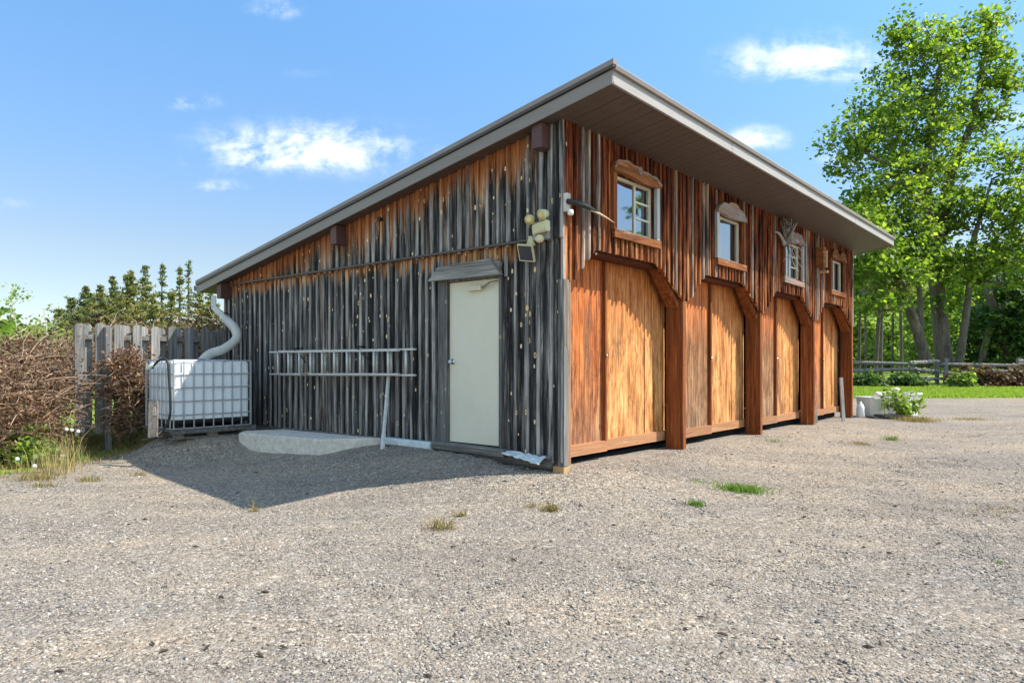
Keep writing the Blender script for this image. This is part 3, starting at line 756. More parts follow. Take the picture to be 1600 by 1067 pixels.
# twin floodlight with motion sensor
fl = empty('floodlight', LW(-.07, .20, H + 1.58), ROT, 'beige twin-head security floodlight with motion sensor on the gable corner', 'floodlight')
M_beige = plain('aged_beige_plastic', (.56, .53, .33), .55, .35, var=.12, scale=30)
M_lens = plain('yellowed_lens', (.62, .50, .20), .3, .6, var=.1, scale=30)
mb = MB(); mb.box(-.05, .02, -.08, .14, -.17, .03); mb.build('mounting_box', plain('grey_box', (.36, .36, .37), .8, .2, dirt=(.2, .19, .18)), fl)
mb = MB(); mb.bar((-.12, -.13, -.045), (-.085, .085, -.065), .07, .12, bev=.2); mb.build('housing', M_beige, fl)
for (y, z, rr, ya) in ((.12, .07, .055, 28), (-.09, .10, .062, -30)):
    q = MB(); M_ = (Matrix.Rotation(R_(ya * .5), 3, 'Z') @ Matrix.Rotation(R_(-90 - 18), 3, 'Y'))
    q.lathe([(0, 0), (rr * .55, .0), (rr * .8, .03), (rr, .085), (rr, .1), (0, .1)], (-.075, y, z), 18, M=M_); hd_ = q.build('lamp_head', M_beige, fl, True)
    q = MB(); q.lathe([(0, .1), (rr * .86, .101), (rr * .5, .108), (0, .111)], (-.075, y, z), 18, M=M_); q.build('lens', M_lens, hd_, True)
    q = MB(); q.tube([(-.09, y * .6, -.02), (-.1, y * .9, z * .6), (-.1, y, z)], .014, 6); q.build('swivel_arm', M_beige, hd_)
q = MB(); q.lathe([(0, -.05), (.03, -.045), (.046, -.01), (.046, .02), (.03, .045), (0, .05)], (-.12, -.015, -.18), 16, M=Matrix.Rotation(R_(75), 3, 'Y')); q.build('motion_sensor', M_beige, fl, True)
# small solar panel light below it
sp = empty('solar_panel', LW(-.07, .38, H + 1.29), ROT, 'small tilted solar panel on a beige bracket under the floodlight', 'solar panel')
q = MB(); M_ = Matrix.Rotation(R_(-28), 4, 'Y') @ Matrix.Rotation(R_(10), 4, 'X')
q.box(-.012, .012, -.105, .105, -.10, .10, M=Matrix.Translation((-.09, .02, -.02)) @ M_); q.build('panel_frame', M_beige, sp)
q = MB(); q.box(-.017, -.0125, -.09, .09, -.085, .085, M=Matrix.Translation((-.09, .02, -.02)) @ M_); q.build('solar_cells', plain('solar_cells', (.03, .035, .055), .25, .5), sp)
q = MB(); q.prism([(-.07, .06), (.05, .06), (.01, .17), (-.03, .17)], -.06, -.03, 'x'); q.bar((-.04, .0, .08), (-.085, .01, .0), .03, .03); q.build('bracket', M_beige, sp)
# curved horn-like blade on the corner
hn = empty('wall_bracket', LW(-.02, -.07, H + 1.78), ROT, 'black bracket with a long pointed horn-like arm at the upper corner', 'wall bracket')
q = MB(); q.box(-.045, .02, -.03, .02, -.09, .11); q.build('backplate', M_conc, hn)
q = MB(); q.lathe([(0, -.03), (.03, -.025), (.034, 0), (.03, .03), (0, .035)], (.0, -.045, -.105), 12); q.build('white_knob', M_white, hn, True)
q = MB(); q.tube([(-.06, -.05, .01), (.06, -.07, .015), (.25, -.09, .0), (.46, -.10, -.03)], [.028, .036, .03, .014], 8); q.build('arm', M_black, hn, True)
q = MB(); q.tube([(.32, -.095, -.03), (.5, -.105, -.045), (.64, -.11, -.07), (.80, -.11, -.10)], [.010, .013, .010, .003], 7); q.build('horn', plain('pale_horn', (.58, .42, .28), .5, .4), hn, True)

# ladder on two hooks
ld = empty('ladder', LW(-.16, 4.0, H), ROT, 'dull aluminium extension ladder hanging sideways on the gable wall', 'ladder')
def lz(v, top): # slight rise to the left
    return ((.205 + (v + 4.0 - 2.32) * .004) if top else (-.135 - (v + 4.0 - 2.32) * .008)) + 0
for i, (x, lo, hi) in enumerate(((.0, -1.72, 1.55), (-.055, -1.46, 1.735))):
    for top in (1, 0):
        q = MB(); q.bar((x, lo, lz(lo, top) - i * .012 * (1 if top else -1)), (x, hi, lz(hi, top) - i * .012 * (1 if top else -1)), .045, .026); q.build('side_rail', M_alu, ld)
    k = 0
    y = lo + .18 + i * .04
    while y < hi - .1:
        q = MB(); q.tube([(x, y, lz(y, 0) + .0), (x, y, lz(y, 1) - .0)], .019, 8); q.build('rung', M_alu, ld, True); y += .305
q = MB(); q.box(-.1, .02, .62, .80, .17, .19); q.box(-.1, .02, .62, .80, -.155, -.135); q.box(-.05, -.03, .705, .72, -.134, .169); q.build('rung_lock', plain('rusty_lock', (.2, .16, .12), .7), ld)
for v_ in (5.0, 3.42):
    q = MB(); q.tube([(.06, 0, .16), (-.1, 0.02, .30), (-.17, .02, .29)] if False else [(-.06, -.30, -.03), (-.07, -.18, .09), (-.09, .0, .215), (-.10, .06, .25), (-.02, .08, .26), (.10, .08, .26)], .010, 6)
    o = q.build('ladder_hook', M_black, None, True); o.location = LW(-.12, v_, H); o.rotation_euler = (0, 0, ROT)
    tag(o, 'black steel hook through the ladder near its far left end' if v_ > 4 else 'black steel hook through the middle of the ladder', 'hook')
# white pipe leaning on the ladder
q = MB(); a = P(597.5, 703, 9.16); b = P(610, 553, 9.56); q.bar(a, b, .042, .036, up=(-.7, -.7, 0)); q.bar(a + Vector((0, -.005, 0)), a + (b - a) * .16, .05, .045, up=(-.7, -.7, 0))
tag(q.build('leaning_pole', plain('pale_painted_metal', (.50, .54, .55), .5, .4, var=.15, scale=12, dirt=(.35, .3, .26)), None), 'thin pale pole leaning from the gravel against the ladder', 'pole')

# concrete slab, wrapped plank, plastic sheet
def blob_block(name, base, ztop, zbot, mt, label, cat, jit=.02):
    me = bmesh.new(); n = len(base)
    t_ = [me.verts.new((p[0], p[1], ztop(p) if callable(ztop) else ztop)) for p in base]; b_ = [me.verts.new((p[0] * 1.0, p[1], zbot)) for p in base]
    me.faces.new(t_); me.faces.new(b_[::-1])
    for i in range(n): me.faces.new((t_[i], b_[i], b_[(i + 1) % n], t_[(i + 1) % n]))
    bmesh.ops.recalc_face_normals(me, faces=me.faces)
    bmesh.ops.bevel(me, geom=me.edges[:], offset=.018, segments=2, affect='EDGES')
    bmesh.ops.triangulate(me, faces=[f for f in me.faces if len(f.verts) > 4])
    bmesh.ops.subdivide_edges(me, edges=me.edges[:], cuts=3, use_grid_fill=True)
    for v in me.verts: v.co += Vector((mn.noise(v.co * 6), mn.noise(v.co * 6 + Vector((9, 0, 0))), mn.noise(v.co * 6 + Vector((0, 9, 0))) * .6)) * jit
    d = bpy.data.meshes.new(name); me.to_mesh(d); me.free(); d.materials.append(mt)
    o = bpy.data.objects.new(name, d); COL.objects.link(o); return tag(o, label, cat)
sl0 = [LW(*q) for q in ((-.17, 2.93, 0), (-.84, 3.42, 0), (-1.04, 5.22, 0), (-.78, 5.48, 0), (-.30, 5.2, 0))]
def slabtop(p): return H - .93
blob_block('concrete_slab', [(q.x, q.y) for q in sl0], lambda p: H - 1.0 - .01 * (math.hypot(p[0] - C0.x, p[1] - C0.y) > 4.5), H - 1.45, M_conc, 'long rough concrete slab lying on the gravel along the gable wall', 'slab', .009)
q = MB(); q.bar(LW(-.16, 2.84, H - 1.035), LW(-.14, 1.97, H - 1.04), .12, .10, bev=.2)
M_wrapp = plain('pale_plastic_wrap', (.50, .58, .62), .35, .5, var=.2, scale=14, bump=.6)
tag(q.build('wrapped_plank', M_wrapp, None), 'short plank wrapped in pale plastic between the concrete slab and the door', 'plank')
me = bmesh.new(); NX, NY = 16, 7
vv = [[me.verts.new(LW(-.10 - .14 * (j / NY) + .02 * mn.noise(Vector((i * .4, j * .5, 2))), .16 + .55 * i / NX, H - 1.0 - .03 * (1 - i / NX) - .06 * ((j / NY) ** 1.5) * (1.1 - .8 * i / NX) + .02 * mn.noise(Vector((i * .5, j * .6, 0))))) for j in range(NY + 1)] for i in range(NX + 1)]
for i in range(NX):
    for j in range(NY): me.faces.new((vv[i][j], vv[i + 1][j], vv[i + 1][j + 1], vv[i][j + 1]))
d = bpy.data.meshes.new('plastic_sheet'); me.to_mesh(d); me.free(); d.materials.append(M_wrapp)
o = bpy.data.objects.new('plastic_sheet', d); COL.objects.link(o); sm_ = o.modifiers.new('s', 'SOLIDIFY'); sm_.thickness = .006
tag(o, 'crumpled scrap of pale plastic over the sill right of the door', 'plastic sheet')

# IBC tote ------------------------------------------------
tote = empty('water_tote', (-4.93, 10.02, 0), R_(90 - 43), 'white plastic water tote in a grey wire cage under the drain pipe', 'tote')
TZ = H - .935
mtk, t, p, out = material('milky_tank_plastic', .45, .4)
n = t.noise(t.co(), 4, 5, .6); z_ = t.xyz(t.co())[2]
c = t.ramp(n, [(.3, (.66, .72, .78)), (.7, (.80, .83, .86))])
c = t.mix(t.m('SUBTRACT', 1.0, t.sstep(t.m('ADD', z_, t.m('MULTIPLY', n, .03)), TZ + .14, TZ + .155)), c, (.022, .022, .025))
t.put(p.inputs['Base Color'], c); p.inputs['Subsurface Weight'].default_value = .0
me = bmesh.new(); bmesh.ops.create_cube(me, size=1)
for v in me.verts: v.co = Vector((.6 + v.co.x * 1.17, .5 + v.co.y * .97, TZ + .52 + v.co.z * .96))
bmesh.ops.bevel(me, geom=me.edges[:], offset=.085, segments=4, affect='EDGES', profile=.6)
bmesh.ops.subdivide_edges(me, edges=[e for e in me.edges if e.calc_length() > .3], cuts=12, use_grid_fill=True)
for v in me.verts:
    v.co += Vector((0, 0, .012 * mn.noise(v.co * 4))) + (v.co - Vector((.6, .5, TZ + .5))).normalized() * .010 * mn.noise(v.co * 5)
d = bpy.data.meshes.new('tank'); me.to_mesh(d); me.free(); d.materials.append(mtk)
for pl in d.polygons: pl.use_smooth = True
o = bpy.data.objects.new('tank', d); COL.objects.link(o); o.parent = tote
M_cage = plain('galvanised_cage', (.34, .37, .40), .45, .5, var=.15, scale=20, metal=.3)
def ringbar(q, z, r_=.009): q.tube([(0.02, 0, z), (1.18, 0, z), (1.2, .03, z), (1.2, .97, z), (1.18, 1, z), (.02, 1, z), (0, .97, z), (0, .03, z), (.02, 0, z)], r_, 6)
q = MB()
for i, z in enumerate((0.0, .20, .40, .60, .80, 1.0)): ringbar(q, TZ + z, .011 if i in (0, 5) else .009)
for i in range(9): x = .02 + i * 1.16 / 8; q.tube([(x, -.014, TZ), (x, -.014, TZ + 1.0)], .010, 6); q.tube([(x, 1.014, TZ), (x, 1.014, TZ + 1.0)], .010, 6)
for i in range(7): y = .03 + i * .94 / 6; q.tube([(-.014, y, TZ), (-.014, y, TZ + 1.0)], .010, 6); q.tube([(1.214, y, TZ), (1.214, y, TZ + 1.0)], .010, 6)
for x in (.4, .8): q.bar((x, 0, TZ + 1.01), (x, 1, TZ + 1.01), .03, .015)
q.build('cage', M_cage, tote)
q = MB(); q.lathe([(0, 0), (.09, 0), (.09, .035), (0, .04)], (.6, .5, TZ + .99), 20); q.build('lid', M_black, tote, True)
pm = MB()
for y in (.03, .5, .97):
    for x in (.1, .6, 1.1): pm.box(x - .07, x + .07, y - .04, y + .04, TZ - .125, TZ - .035)
    pm.box(-.02, 1.22, y - .05, y + .05, TZ - .15, TZ - .126)
for i in range(7): x = .0 + i * .2; pm.box(x - .05, x + .05, -.02, 1.02, TZ - .034, TZ - .013)
pm.box(-.04, 1.24, -.075, -.03, TZ - .07, TZ - .01)
pm.build('pallet', M_greyh, tote)
q = MB(); q.box(.30, .38, -.002, .004, 0, .05); 
st = MB()
st.box(.10, .16, .030, .036, TZ + .82, TZ + .87); stk = st.build('sticker', plain('lime_sticker', (.45, .62, .03), .5), tote)
# flexible downspout
ds = [P(337, 462, 12.1), P(338, 478, 12.0), P(350, 497, 11.75), P(364, 515, 11.5), P(366, 528, 11.4), P(354, 541, 11.25), P(335, 549, 11.15), P(320, 558, 11.05), P(311, 568, 11.0)]
q = MB(); q.bar(P(334, 464, 12.1), P(334, 481, 12.0), .085, .085); q.bar(P(334, 480, 12.0), P(356, 501, 11.75), .095, .075, up=(0, -1, 0)); q.build
dsp = q.build('drain_pipe', plain('pale_downspout', (.50, .51, .49), .5, .4, var=.15, scale=12, dirt=(.3, .27, .22)), None)
tag(dsp, 'pale metal elbow and flexible drain pipe leading from the low eave to the tote', 'drain pipe')
q = MB(); pts = []
for i in range(61):
    f = i / 60 * 5.0; k = min(int(f), 4); f -= k
    a = [P(353, 499, 11.8), P(367, 514, 11.5), P(369, 530, 11.4), P(350, 545, 11.2), P(328, 553, 11.1), P(311, 569, 11.0)]
    p0, p1, p2, p3 = a[max(k - 1, 0)], a[k], a[k + 1], a[min(k + 2, 5)]
    pts.append(.5 * ((2 * p1) + (p2 - p0) * f + (2 * p0 - 5 * p1 + 4 * p2 - p3) * f * f + (3 * p1 - p0 - 3 * p2 + p3) * f ** 3))
q.tube(pts, [.068 + (.008 if i % 2 else 0) for i in range(61)], 14); q.build('flexible_hose', plain('grey_corrugated', (.46, .45, .42), .7, .3, var=.12, scale=10), dsp, True)
q = MB(); q.tube([P(345, 492, 11.9), P(354, 488, 11.75), P(359, 492, 11.7)], .008, 6); q.build('strap', M_dark, dsp)
# garden hose with tap
hs = [P(238, 575, 9.98), P(246, 565, 9.95), P(256, 561, 9.88), P(262, 566, 9.85), P(264, 590, 9.83), P(266, 620, 9.8), P(266, 645, 9.8), P(262, 660, 9.78), P(252, 674, 9.65), P(238, 684, 9.5), P(222, 688, 9.5)]
def smooth(a, n):
    out = []
    for i in range(n + 1):
        f = i / n * (len(a) - 1); k = min(int(f), len(a) - 2); f -= k
        p0, p1, p2, p3 = a[max(k - 1, 0)], a[k], a[k + 1], a[min(k + 2, len(a) - 1)]
        out.append(.5 * ((2 * p1) + (p2 - p0) * f + (2 * p0 - 5 * p1 + 4 * p2 - p3) * f * f + (3 * p1 - p0 - 3 * p2 + p3) * f ** 3))
    return out
hh = smooth(hs, 60)
for p_ in hh[-16:]: p_.z = max(p_.z, ground_z(p_.x, p_.y) + .02)
q = MB(); q.tube(hh, .017, 8); hose = q.build('garden_hose', M_black, None, True); tag(hose, 'black garden hose looping from the tote top down to the gravel', 'hose')
q = MB(); q.tube([P(228, 577, 10.0), P(234, 574, 10.0), P(241, 570, 9.98)], [.02, .034, .036], 10);  q.build('nozzle', plain('pale_green_nozzle', (.45, .55, .48), .5), hose, True)
q = MB(); q.bar(P(239, 683, 9.55), P(240, 627, 9.7), .13, .03, up=(0, -1, .1)); q.bar(P(241, 650, 9.5), P(241, 636, 9.55), .04, .03, up=(0, -1, 0))
tag(q.build('short_board', wood('brown_grey_board', (.06, .05, .05), (.33, .29, .26)), None), 'short weathered board leaning on the left end of the tote', 'board')

# board fence beside the tote --------------------------------
FZ0, FZ1 = H - 1.14, H + .655
def fence_pt(s, off, z): return LW(-s, 7.62 + off, z)
fen = empty('board_fence', fence_pt(0, 0, 0), ROT, 'weathered grey board fence with boards on both sides of its rails left of the shed', 'fence')
inv = fen.matrix_basis.inverted()
def fbuild(q, name, mt):
    q.v = [tuple(inv @ Vector(v)) for v in q.v]; return q.build(name, mt, fen)
M_fb = wood('silver_fence_board', (.10, .105, .115), (.40, .395, .385), streak=(.5, .49, .47), knots=(.12, .08, .06), xs=36, zs=1.8, var=.35)
s_ = .06; i = 0
def dog(q, s0, s1, off, zt, zb, r):
    c = .035
    pts = [(s0, zb), (s1, zb), (s1, zt - c), (s1 - c, zt), (s0 + c, zt), (s0, zt - c)]
    V = [fence_pt(a, off, z) for a, z in pts] + [fence_pt(a, off + .02, z) for a, z in pts]
    n = 6; q.add(V, [tuple(range(n)), tuple(range(2 * n - 1, n - 1, -1))] + [(i, n + i, n + (i + 1) % n, (i + 1) % n) for i in range(n)], r)
fr_ = MB(); fk = MB()
while s_ < 2.38:
    wd = .142 + random.uniform(-.004, .004)
    (dog(fr_, s_, s_ + wd, -.062 + random.uniform(0, .006), FZ1 + random.uniform(-.015, .01), FZ0 + .06 + random.uniform(-.03, .03), random.random()) if i % 2 == 0 else
     dog(fk, s_ + .0, s_ + wd, .045, FZ1 - random.uniform(.005, .03), FZ0 + .06, random.random()))
    s_ += .135 if i % 2 else .148; i += 1
fbuild(fr_, 'front_boards', M_fb); fbuild(fk, 'back_boards', M_fb)
for z in (H + .44, H - .28, H - .98):
    q = MB(); q.bar(fence_pt(.0, .0, z), fence_pt(2.46, .0, z - .0), .07, .085); fbuild(q, 'rail', M_greyh)
for s in (.32, 2.02):
    q = MB(); q.bar(fence_pt(s, -.115, H - 1.45), fence_pt(s, -.115, H + .6), .11, .1, up=(-.65, -.76, 0)); fbuild(q, 'post', M_grey)

# ---------------------------------------------- far end of the yard: tubs, jug, leaning boards
def tub(name, loc, w0, w1, h, mt, rz, label, cat):
    me = bmesh.new(); prof = [(w0, 0), (w1 * .97, h - .04), (w1 * 1.06, h - .04), (w1 * 1.06, h), (w1 * .98, h), (w0 * .97, .03)]
    rings = []
    for wv, z in prof:
        c = wv * .12; hw = wv / 2
        rings.append([me.verts.new(pp) for pp in [(-hw + c, -hw, z), (hw - c, -hw, z), (hw, -hw + c, z), (hw, hw - c, z), (hw - c, hw, z), (-hw + c, hw, z), (-hw, hw - c, z), (-hw, -hw + c, z)]])
    for a, b in zip(rings, rings[1:]):
        for i in range(8): me.faces.new((a[i], a[(i + 1) % 8], b[(i + 1) % 8], b[i]))
    me.faces.new(rings[0][::-1]); me.faces.new(rings[-1])
    d = bpy.data.meshes.new(name); me.to_mesh(d); me.free(); d.materials.append(mt)
    o = bpy.data.objects.new(name, d); COL.objects.link(o); o.location = loc; o.rotation_euler = (0, 0, rz); return tag(o, label, cat)
def gz(x, y, o=0): return Vector((x, y, ground_z(x, y) + o))
M_tub = plain('dirty_white_tub', (.74, .73, .71), .6, .3, var=.08, scale=4, stretch=(4, 4, .6), dirt=(.38, .35, .33), dirt_amt=.5)
tub('planter_tub', gz(8.98, 17.2), .48, .62, .50, M_tub, .25, 'square dirty white tub standing just past the end of the shed', 'tub')
tub('planter_tub', gz(9.95, 17.7, 0), .6, .74, .58, M_tub, .5, 'pale tub behind the leafy weed, right of the square white tub', 'tub')
for i, (x, y, h0, r0) in enumerate(((9.1, 17.2, .5, .09), (9.72, 17.5, .58, .12))):
    me = bmesh.new(); bmesh.ops.create_icosphere(me, subdivisions=3, radius=r0)
    for v in me.verts: v.co.z *= .75; v.co += v.normal * .03 * mn.noise(v.co * 9 + Vector((i * 7, 0, 0)))
    d = bpy.data.meshes.new('rock'); me.to_mesh(d); me.free(); d.materials.append(M_conc)
    o = bpy.data.objects.new('rock', d); COL.objects.link(o); o.location = gz(x, y, h0 + .06)
    tag(o, 'grey rock on top of the square white tub' if i == 0 else 'larger grey rock on top of the rear pale tub', 'rock')
jg = MB(); jg.lathe([(0, 0), (.085, 0), (.095, .02), (.095, .22), (.07, .30), (.03, .34), (.028, .37), (0, .37)], (0, 0, 0), 16)
o = jg.build('plastic_jug', M_white, None, True); o.location = gz(8.52, 16.9); tag(o, 'white plastic jug between the shed end post and the square tub', 'jug')
q = MB(); q.tube([(.0, .09, .30), (.0, .12, .25), (.0, .10, .17)], .014, 6); q.build('handle', M_white, o, True)
q = MB(); q.box(-.36, .34, -.2, .2, 0, .05, M=Matrix.Rotation(.1, 4, 'X')); q.box(-.2, .3, -.22, .16, .05, .10, M=Matrix.Rotation(.2, 4, 'Z'))
o = q.build('scrap_boards', plain('dark_scrap', (.08, .078, .08), .7, .3, var=.3), None); o.location = gz(8.95, 16.55); tag(o, 'dark scrap boards on the ground in front of the white tub', 'scrap boards')
q = MB(); a = P(1318, 649, 15.6); q.bar(gz(a.x, a.y, 0), P(1314, 590, 15.75), .07, .05, up=(0, -1, 0)); tag(q.build('leaning_post', M_pale, None), 'pale grey post leaning against the last shed post', 'post')
q = MB(); g0 = LW(9.0, .02, H - 1.22); g1 = LW(9.15, .24, H + .45)
q.bar(g0, g1, .05, .26, up=tuple(RU)); tag(q.build('leaning_board', M_grey, None), 'grey plank leaning in the fourth garage bay', 'board')
bh = empty('birdhouse', LW(9.02, -.10, H + 2.23), ROT, 'small wooden birdhouse between the third and fourth windows', 'birdhouse')
q = MB(); q.box(-.19, .0, -.10, .05, -.2, .22); q.build('box', M_slab, bh)
q = MB(); q.box(.03, .25, -.06, .05, -.17, .19); q.box(-.05, .07, -.13, .03, -.31, -.26); q.build('backboard', M_tan, bh)

# twisted driftwood and wire around the third window
M_drift = wood('driftwood', (.12, .10, .09), (.46, .42, .38), xs=20, zs=8)
rd = random.Random(5)
def curly(q, p0, d0, n, step, r0, curl, r_, rad1=.002):
    p = Vector(p0); d = Vector(d0).normalized(); ax = Vector((rd.uniform(-1, 1), rd.uniform(-1, 1), rd.uniform(-1, 1))).normalized(); pts = [p.copy()]
    for i in range(n):
        d = (Matrix.Rotation(curl * rd.uniform(.3, 1.4), 3, ax) @ d).normalized(); d.y = max(-.5, min(.1, d.y)); p = p + d * step
        p.y = min(p.y, -.09); pts.append(p.copy())
    q.tube(pts, [r0 + (rad1 - r0) * i / n for i in range(n + 1)], 6)
dw = MB()
for i in range(17): curly(dw, (6.82 + rd.uniform(-.12, .2), -.14, H + 2.42 + rd.uniform(-.1, .12)), (rd.uniform(-.8, .8), rd.uniform(-.5, 0), rd.uniform(.1, 1.2)), 9, .040, rd.uniform(.010, .028), rd.uniform(.2, .75), 0)
for i in range(5): curly(dw, (6.7, -.13, H + 2.2), (rd.uniform(-.2, .6), -.1, rd.uniform(.3, 1)), 8, .06, .04, .3, 0, .015)
o = dw.build('driftwood_ornament', M_drift, shed and None, True); o.location = C0; o.rotation_euler = (0, 0, ROT); tag(o, 'tangled grey driftwood piece mounted over the third window', 'driftwood')
dw = MB()
for i in range(17): curly(dw, (6.95 + rd.uniform(-.1, .1), -.16, H + 2.22 + rd.uniform(-.1, .15)), (rd.uniform(-1, .5), rd.uniform(-.4, 0), rd.uniform(-1, .3)), 12, .042, rd.uniform(.004, .008), rd.uniform(.1, .4), 0, .003)
o = dw.build('twig_bundle', plain('bleached_twig', (.42, .38, .35), .8, .2), None, True); o.location = C0; o.rotation_euler = (0, 0, ROT); tag(o, 'curled bundle of thin dry twigs hanging beside the third window', 'twig bundle')

# ================================================ vegetation
def leafmat(name, stops, trans=.45, rough=.5, tcol=None):
    mt = bpy.data.materials.new(name); mt.use_nodes = True; t = NT(mt.node_tree); t.n.clear()
    out = t.new('ShaderNodeOutputMaterial'); p = t.new('ShaderNodeBsdfPrincipled'); tr = t.new('ShaderNodeBsdfTranslucent'); mx = t.new('ShaderNodeMixShader')
    c = t.ramp(t.attr(), stops); t.put(p.inputs['Base Color'], c); p.inputs['Roughness'].default_value = rough; p.inputs['Specular IOR Level'].default_value = .3
    t.put(tr.inputs[0], t.mix(1.0, c, tcol or (1.6, 1.7, .7), 'MULTIPLY'))
    mx.inputs[0].default_value = trans; t.l.new(p.outputs[0], mx.inputs[1]); t.l.new(tr.outputs[0], mx.inputs[2]); t.l.new(mx.outputs[0], out.inputs[0]); return mt
def leaves(name, centers, n_each, spread, size, mt, parent=None, flat=.5, up=.6, aspect=1.4, tone=None, seed=0):
    """rhombic leaves gathered in clumps round the centres; the rnd attribute holds clump tone + leaf noise"""
    r = np.random.default_rng(seed + 77); C = np.asarray(centers, float); m = len(C) * n_each
    c = np.repeat(C, n_each, 0) + r.normal(0, 1, (m, 3)) * np.array(spread if np.ndim(spread) else (spread, spread, spread * flat))
    nrm = r.normal(0, 1, (m, 3)); nrm[:, 2] = np.abs(nrm[:, 2]) + up; nrm /= np.linalg.norm(nrm, axis=1)[:, None]
    a = np.cross(nrm, r.normal(0, 1, (m, 3))); a /= np.linalg.norm(a, axis=1)[:, None] + 1e-9; b = np.cross(nrm, a)
    s = size * r.uniform(.6, 1.35, m)[:, None]
    V = np.stack([c - a * s * .5 * aspect, c - b * s * .5 + nrm * s * .06, c + a * s * .5 * aspect, c + b * s * .5 + nrm * s * .06], 1).reshape(-1, 3)
    F = np.arange(m * 4).reshape(-1, 4)
    ct = np.repeat(r.normal(0, .17, len(C)) if tone is None else tone, n_each)
    rn = np.clip(.5 + ct + r.normal(0, .16, m), 0, 1)
    return npmesh(name, V, F, mt, rn, parent)
def limbs(nodes, parent_ix, r_leaf, powr=.42, rmax=.2):
    """tubes for a branch graph"""
    n = len(nodes); cnt = [0] * n; ch = [[] for _ in range(n)]
    for i in range(n):
        if parent_ix[i] >= 0: ch[parent_ix[i]].append(i)
    for i in range(n - 1, -1, -1):
        if not ch[i]: cnt[i] = 1
        if parent_ix[i] >= 0: cnt[parent_ix[i]] += cnt[i]
    rad = [min(r_leaf * max(cnt[i], 1) ** powr, rmax) for i in range(n)]
    mb = MB()
    for i in range(n):
        for c in ch[i]:
            if parent_ix[i] >= 0 and cnt[c] == max(cnt[k] for k in ch[i]): continue
            pts = [nodes[i]]; rr_ = [min(rad[i], rad[c] * 1.15)]; k = c
            while True:
                pts.append(nodes[k]); rr_.append(rad[k])
                if not ch[k]: break
                k = max(ch[k], key=lambda q: cnt[q])
            mb.tube(pts, rr_, 6 if rr_[0] > .05 else 4, cap=False)
    return mb
def grow(trunks, attract, seed=0, step=.6):
    """trunks: list of point lists (already thick); attract: (n,3); returns nodes, parents"""
    r = random.Random(seed); nodes = []; par = []
    for tr in trunks:
        for i, p in enumerate(tr): nodes.append(Vector(p)); par.append(-1)
    A = [Vector(a) for a in attract]; arr = np.array([n[:] for n in nodes])
    A.sort(key=lambda a: min(np.linalg.norm(arr - np.array(a[:]), axis=1)))
    arr = [n[:] for n in nodes]
    tips = []
    for a in A:
        ar = np.array(arr); d = np.linalg.norm(ar - np.array(a[:]), axis=1); d = d + np.maximum(ar[:, 2] - a.z + .25 * d, 0) * 1.6
        k = int(np.argmin(d)); p0 = nodes[k]; L = (a - p0).length; m = max(1, int(L / step)); prev = k
        for i in range(1, m + 1):
            f = i / m; p = p0.lerp(a, f); p = p + Vector((r.gauss(0, .05), r.gauss(0, .05), L * .12 * math.sin(math.pi * f))) * (1 if i < m else 0)
            nodes.append(p); par.append(prev); arr.append(p[:]); prev = len(nodes) - 1
        tips.append(a)
    return nodes, par
def lobes(ls, n, Y, seed, shell=.5):
    """ls: (px, py, rx, ry, dy) in photo pixels at distance Y, weight by area; points biased outward"""
    r = random.Random(seed); tot = sum(l[2] * l[3] for l in ls); out = []
    for l in ls:
        for _ in range(max(1, int(n * l[2] * l[3] / tot))):
            d = Vector((r.gauss(0, 1), r.gauss(0, 1), r.gauss(0, 1))).normalized() * (r.random() ** shell)
            yy_ = Y + l[4] + d.y * l[2] / 1080 * Y
            c = P(l[0], l[1], Y + l[4]); out.append(Vector((c.x + d.x * l[2] / 1080 * Y, yy_, c.z + d.z * l[3] / 1080 * Y)))
    return out
M_bark = wood('grey_maple_bark', (.05, .042, .034), (.21, .18, .145), xs=9, zs=2.2, var=.1, bump=1.0)
M_barkd = wood('dark_bark', (.055, .045, .038), (.20, .17, .14), xs=9, zs=2.5, var=.1)
M_maple = leafmat('maple_leaf', [(0, (.030, .065, .014)), (.35, (.095, .165, .030)), (.65, (.20, .29, .045)), (1, (.38, .45, .09))], .55)
M_dark_leaf = leafmat('dark_leaf', [(0, (.02, .05, .016)), (.5, (.05, .105, .028)), (1, (.13, .20, .045))], .35)
M_pale_leaf = leafmat('spring_leaf', [(0, (.09, .15, .045)), (.5, (.20, .29, .07)), (1, (.36, .44, .13))], .5)
M_needle = leafmat('conifer_needle', [(0, (.05, .075, .04)), (.4, (.12, .155, .06)), (.7, (.24, .25, .09)), (1, (.40, .33, .13))], .3, .6)
M_brownleaf = leafmat('dead_foliage', [(0, (.035, .018, .012)), (.35, (.11, .055, .032)), (.65, (.22, .125, .07)), (.9, (.40, .27, .16)), (1, (.24, .20, .07))], .25, .7, (1.2, 1.0, .8))
M_twig = plain('dead_twig', (.34, .25, .18), .85, .15, var=.35, scale=3)

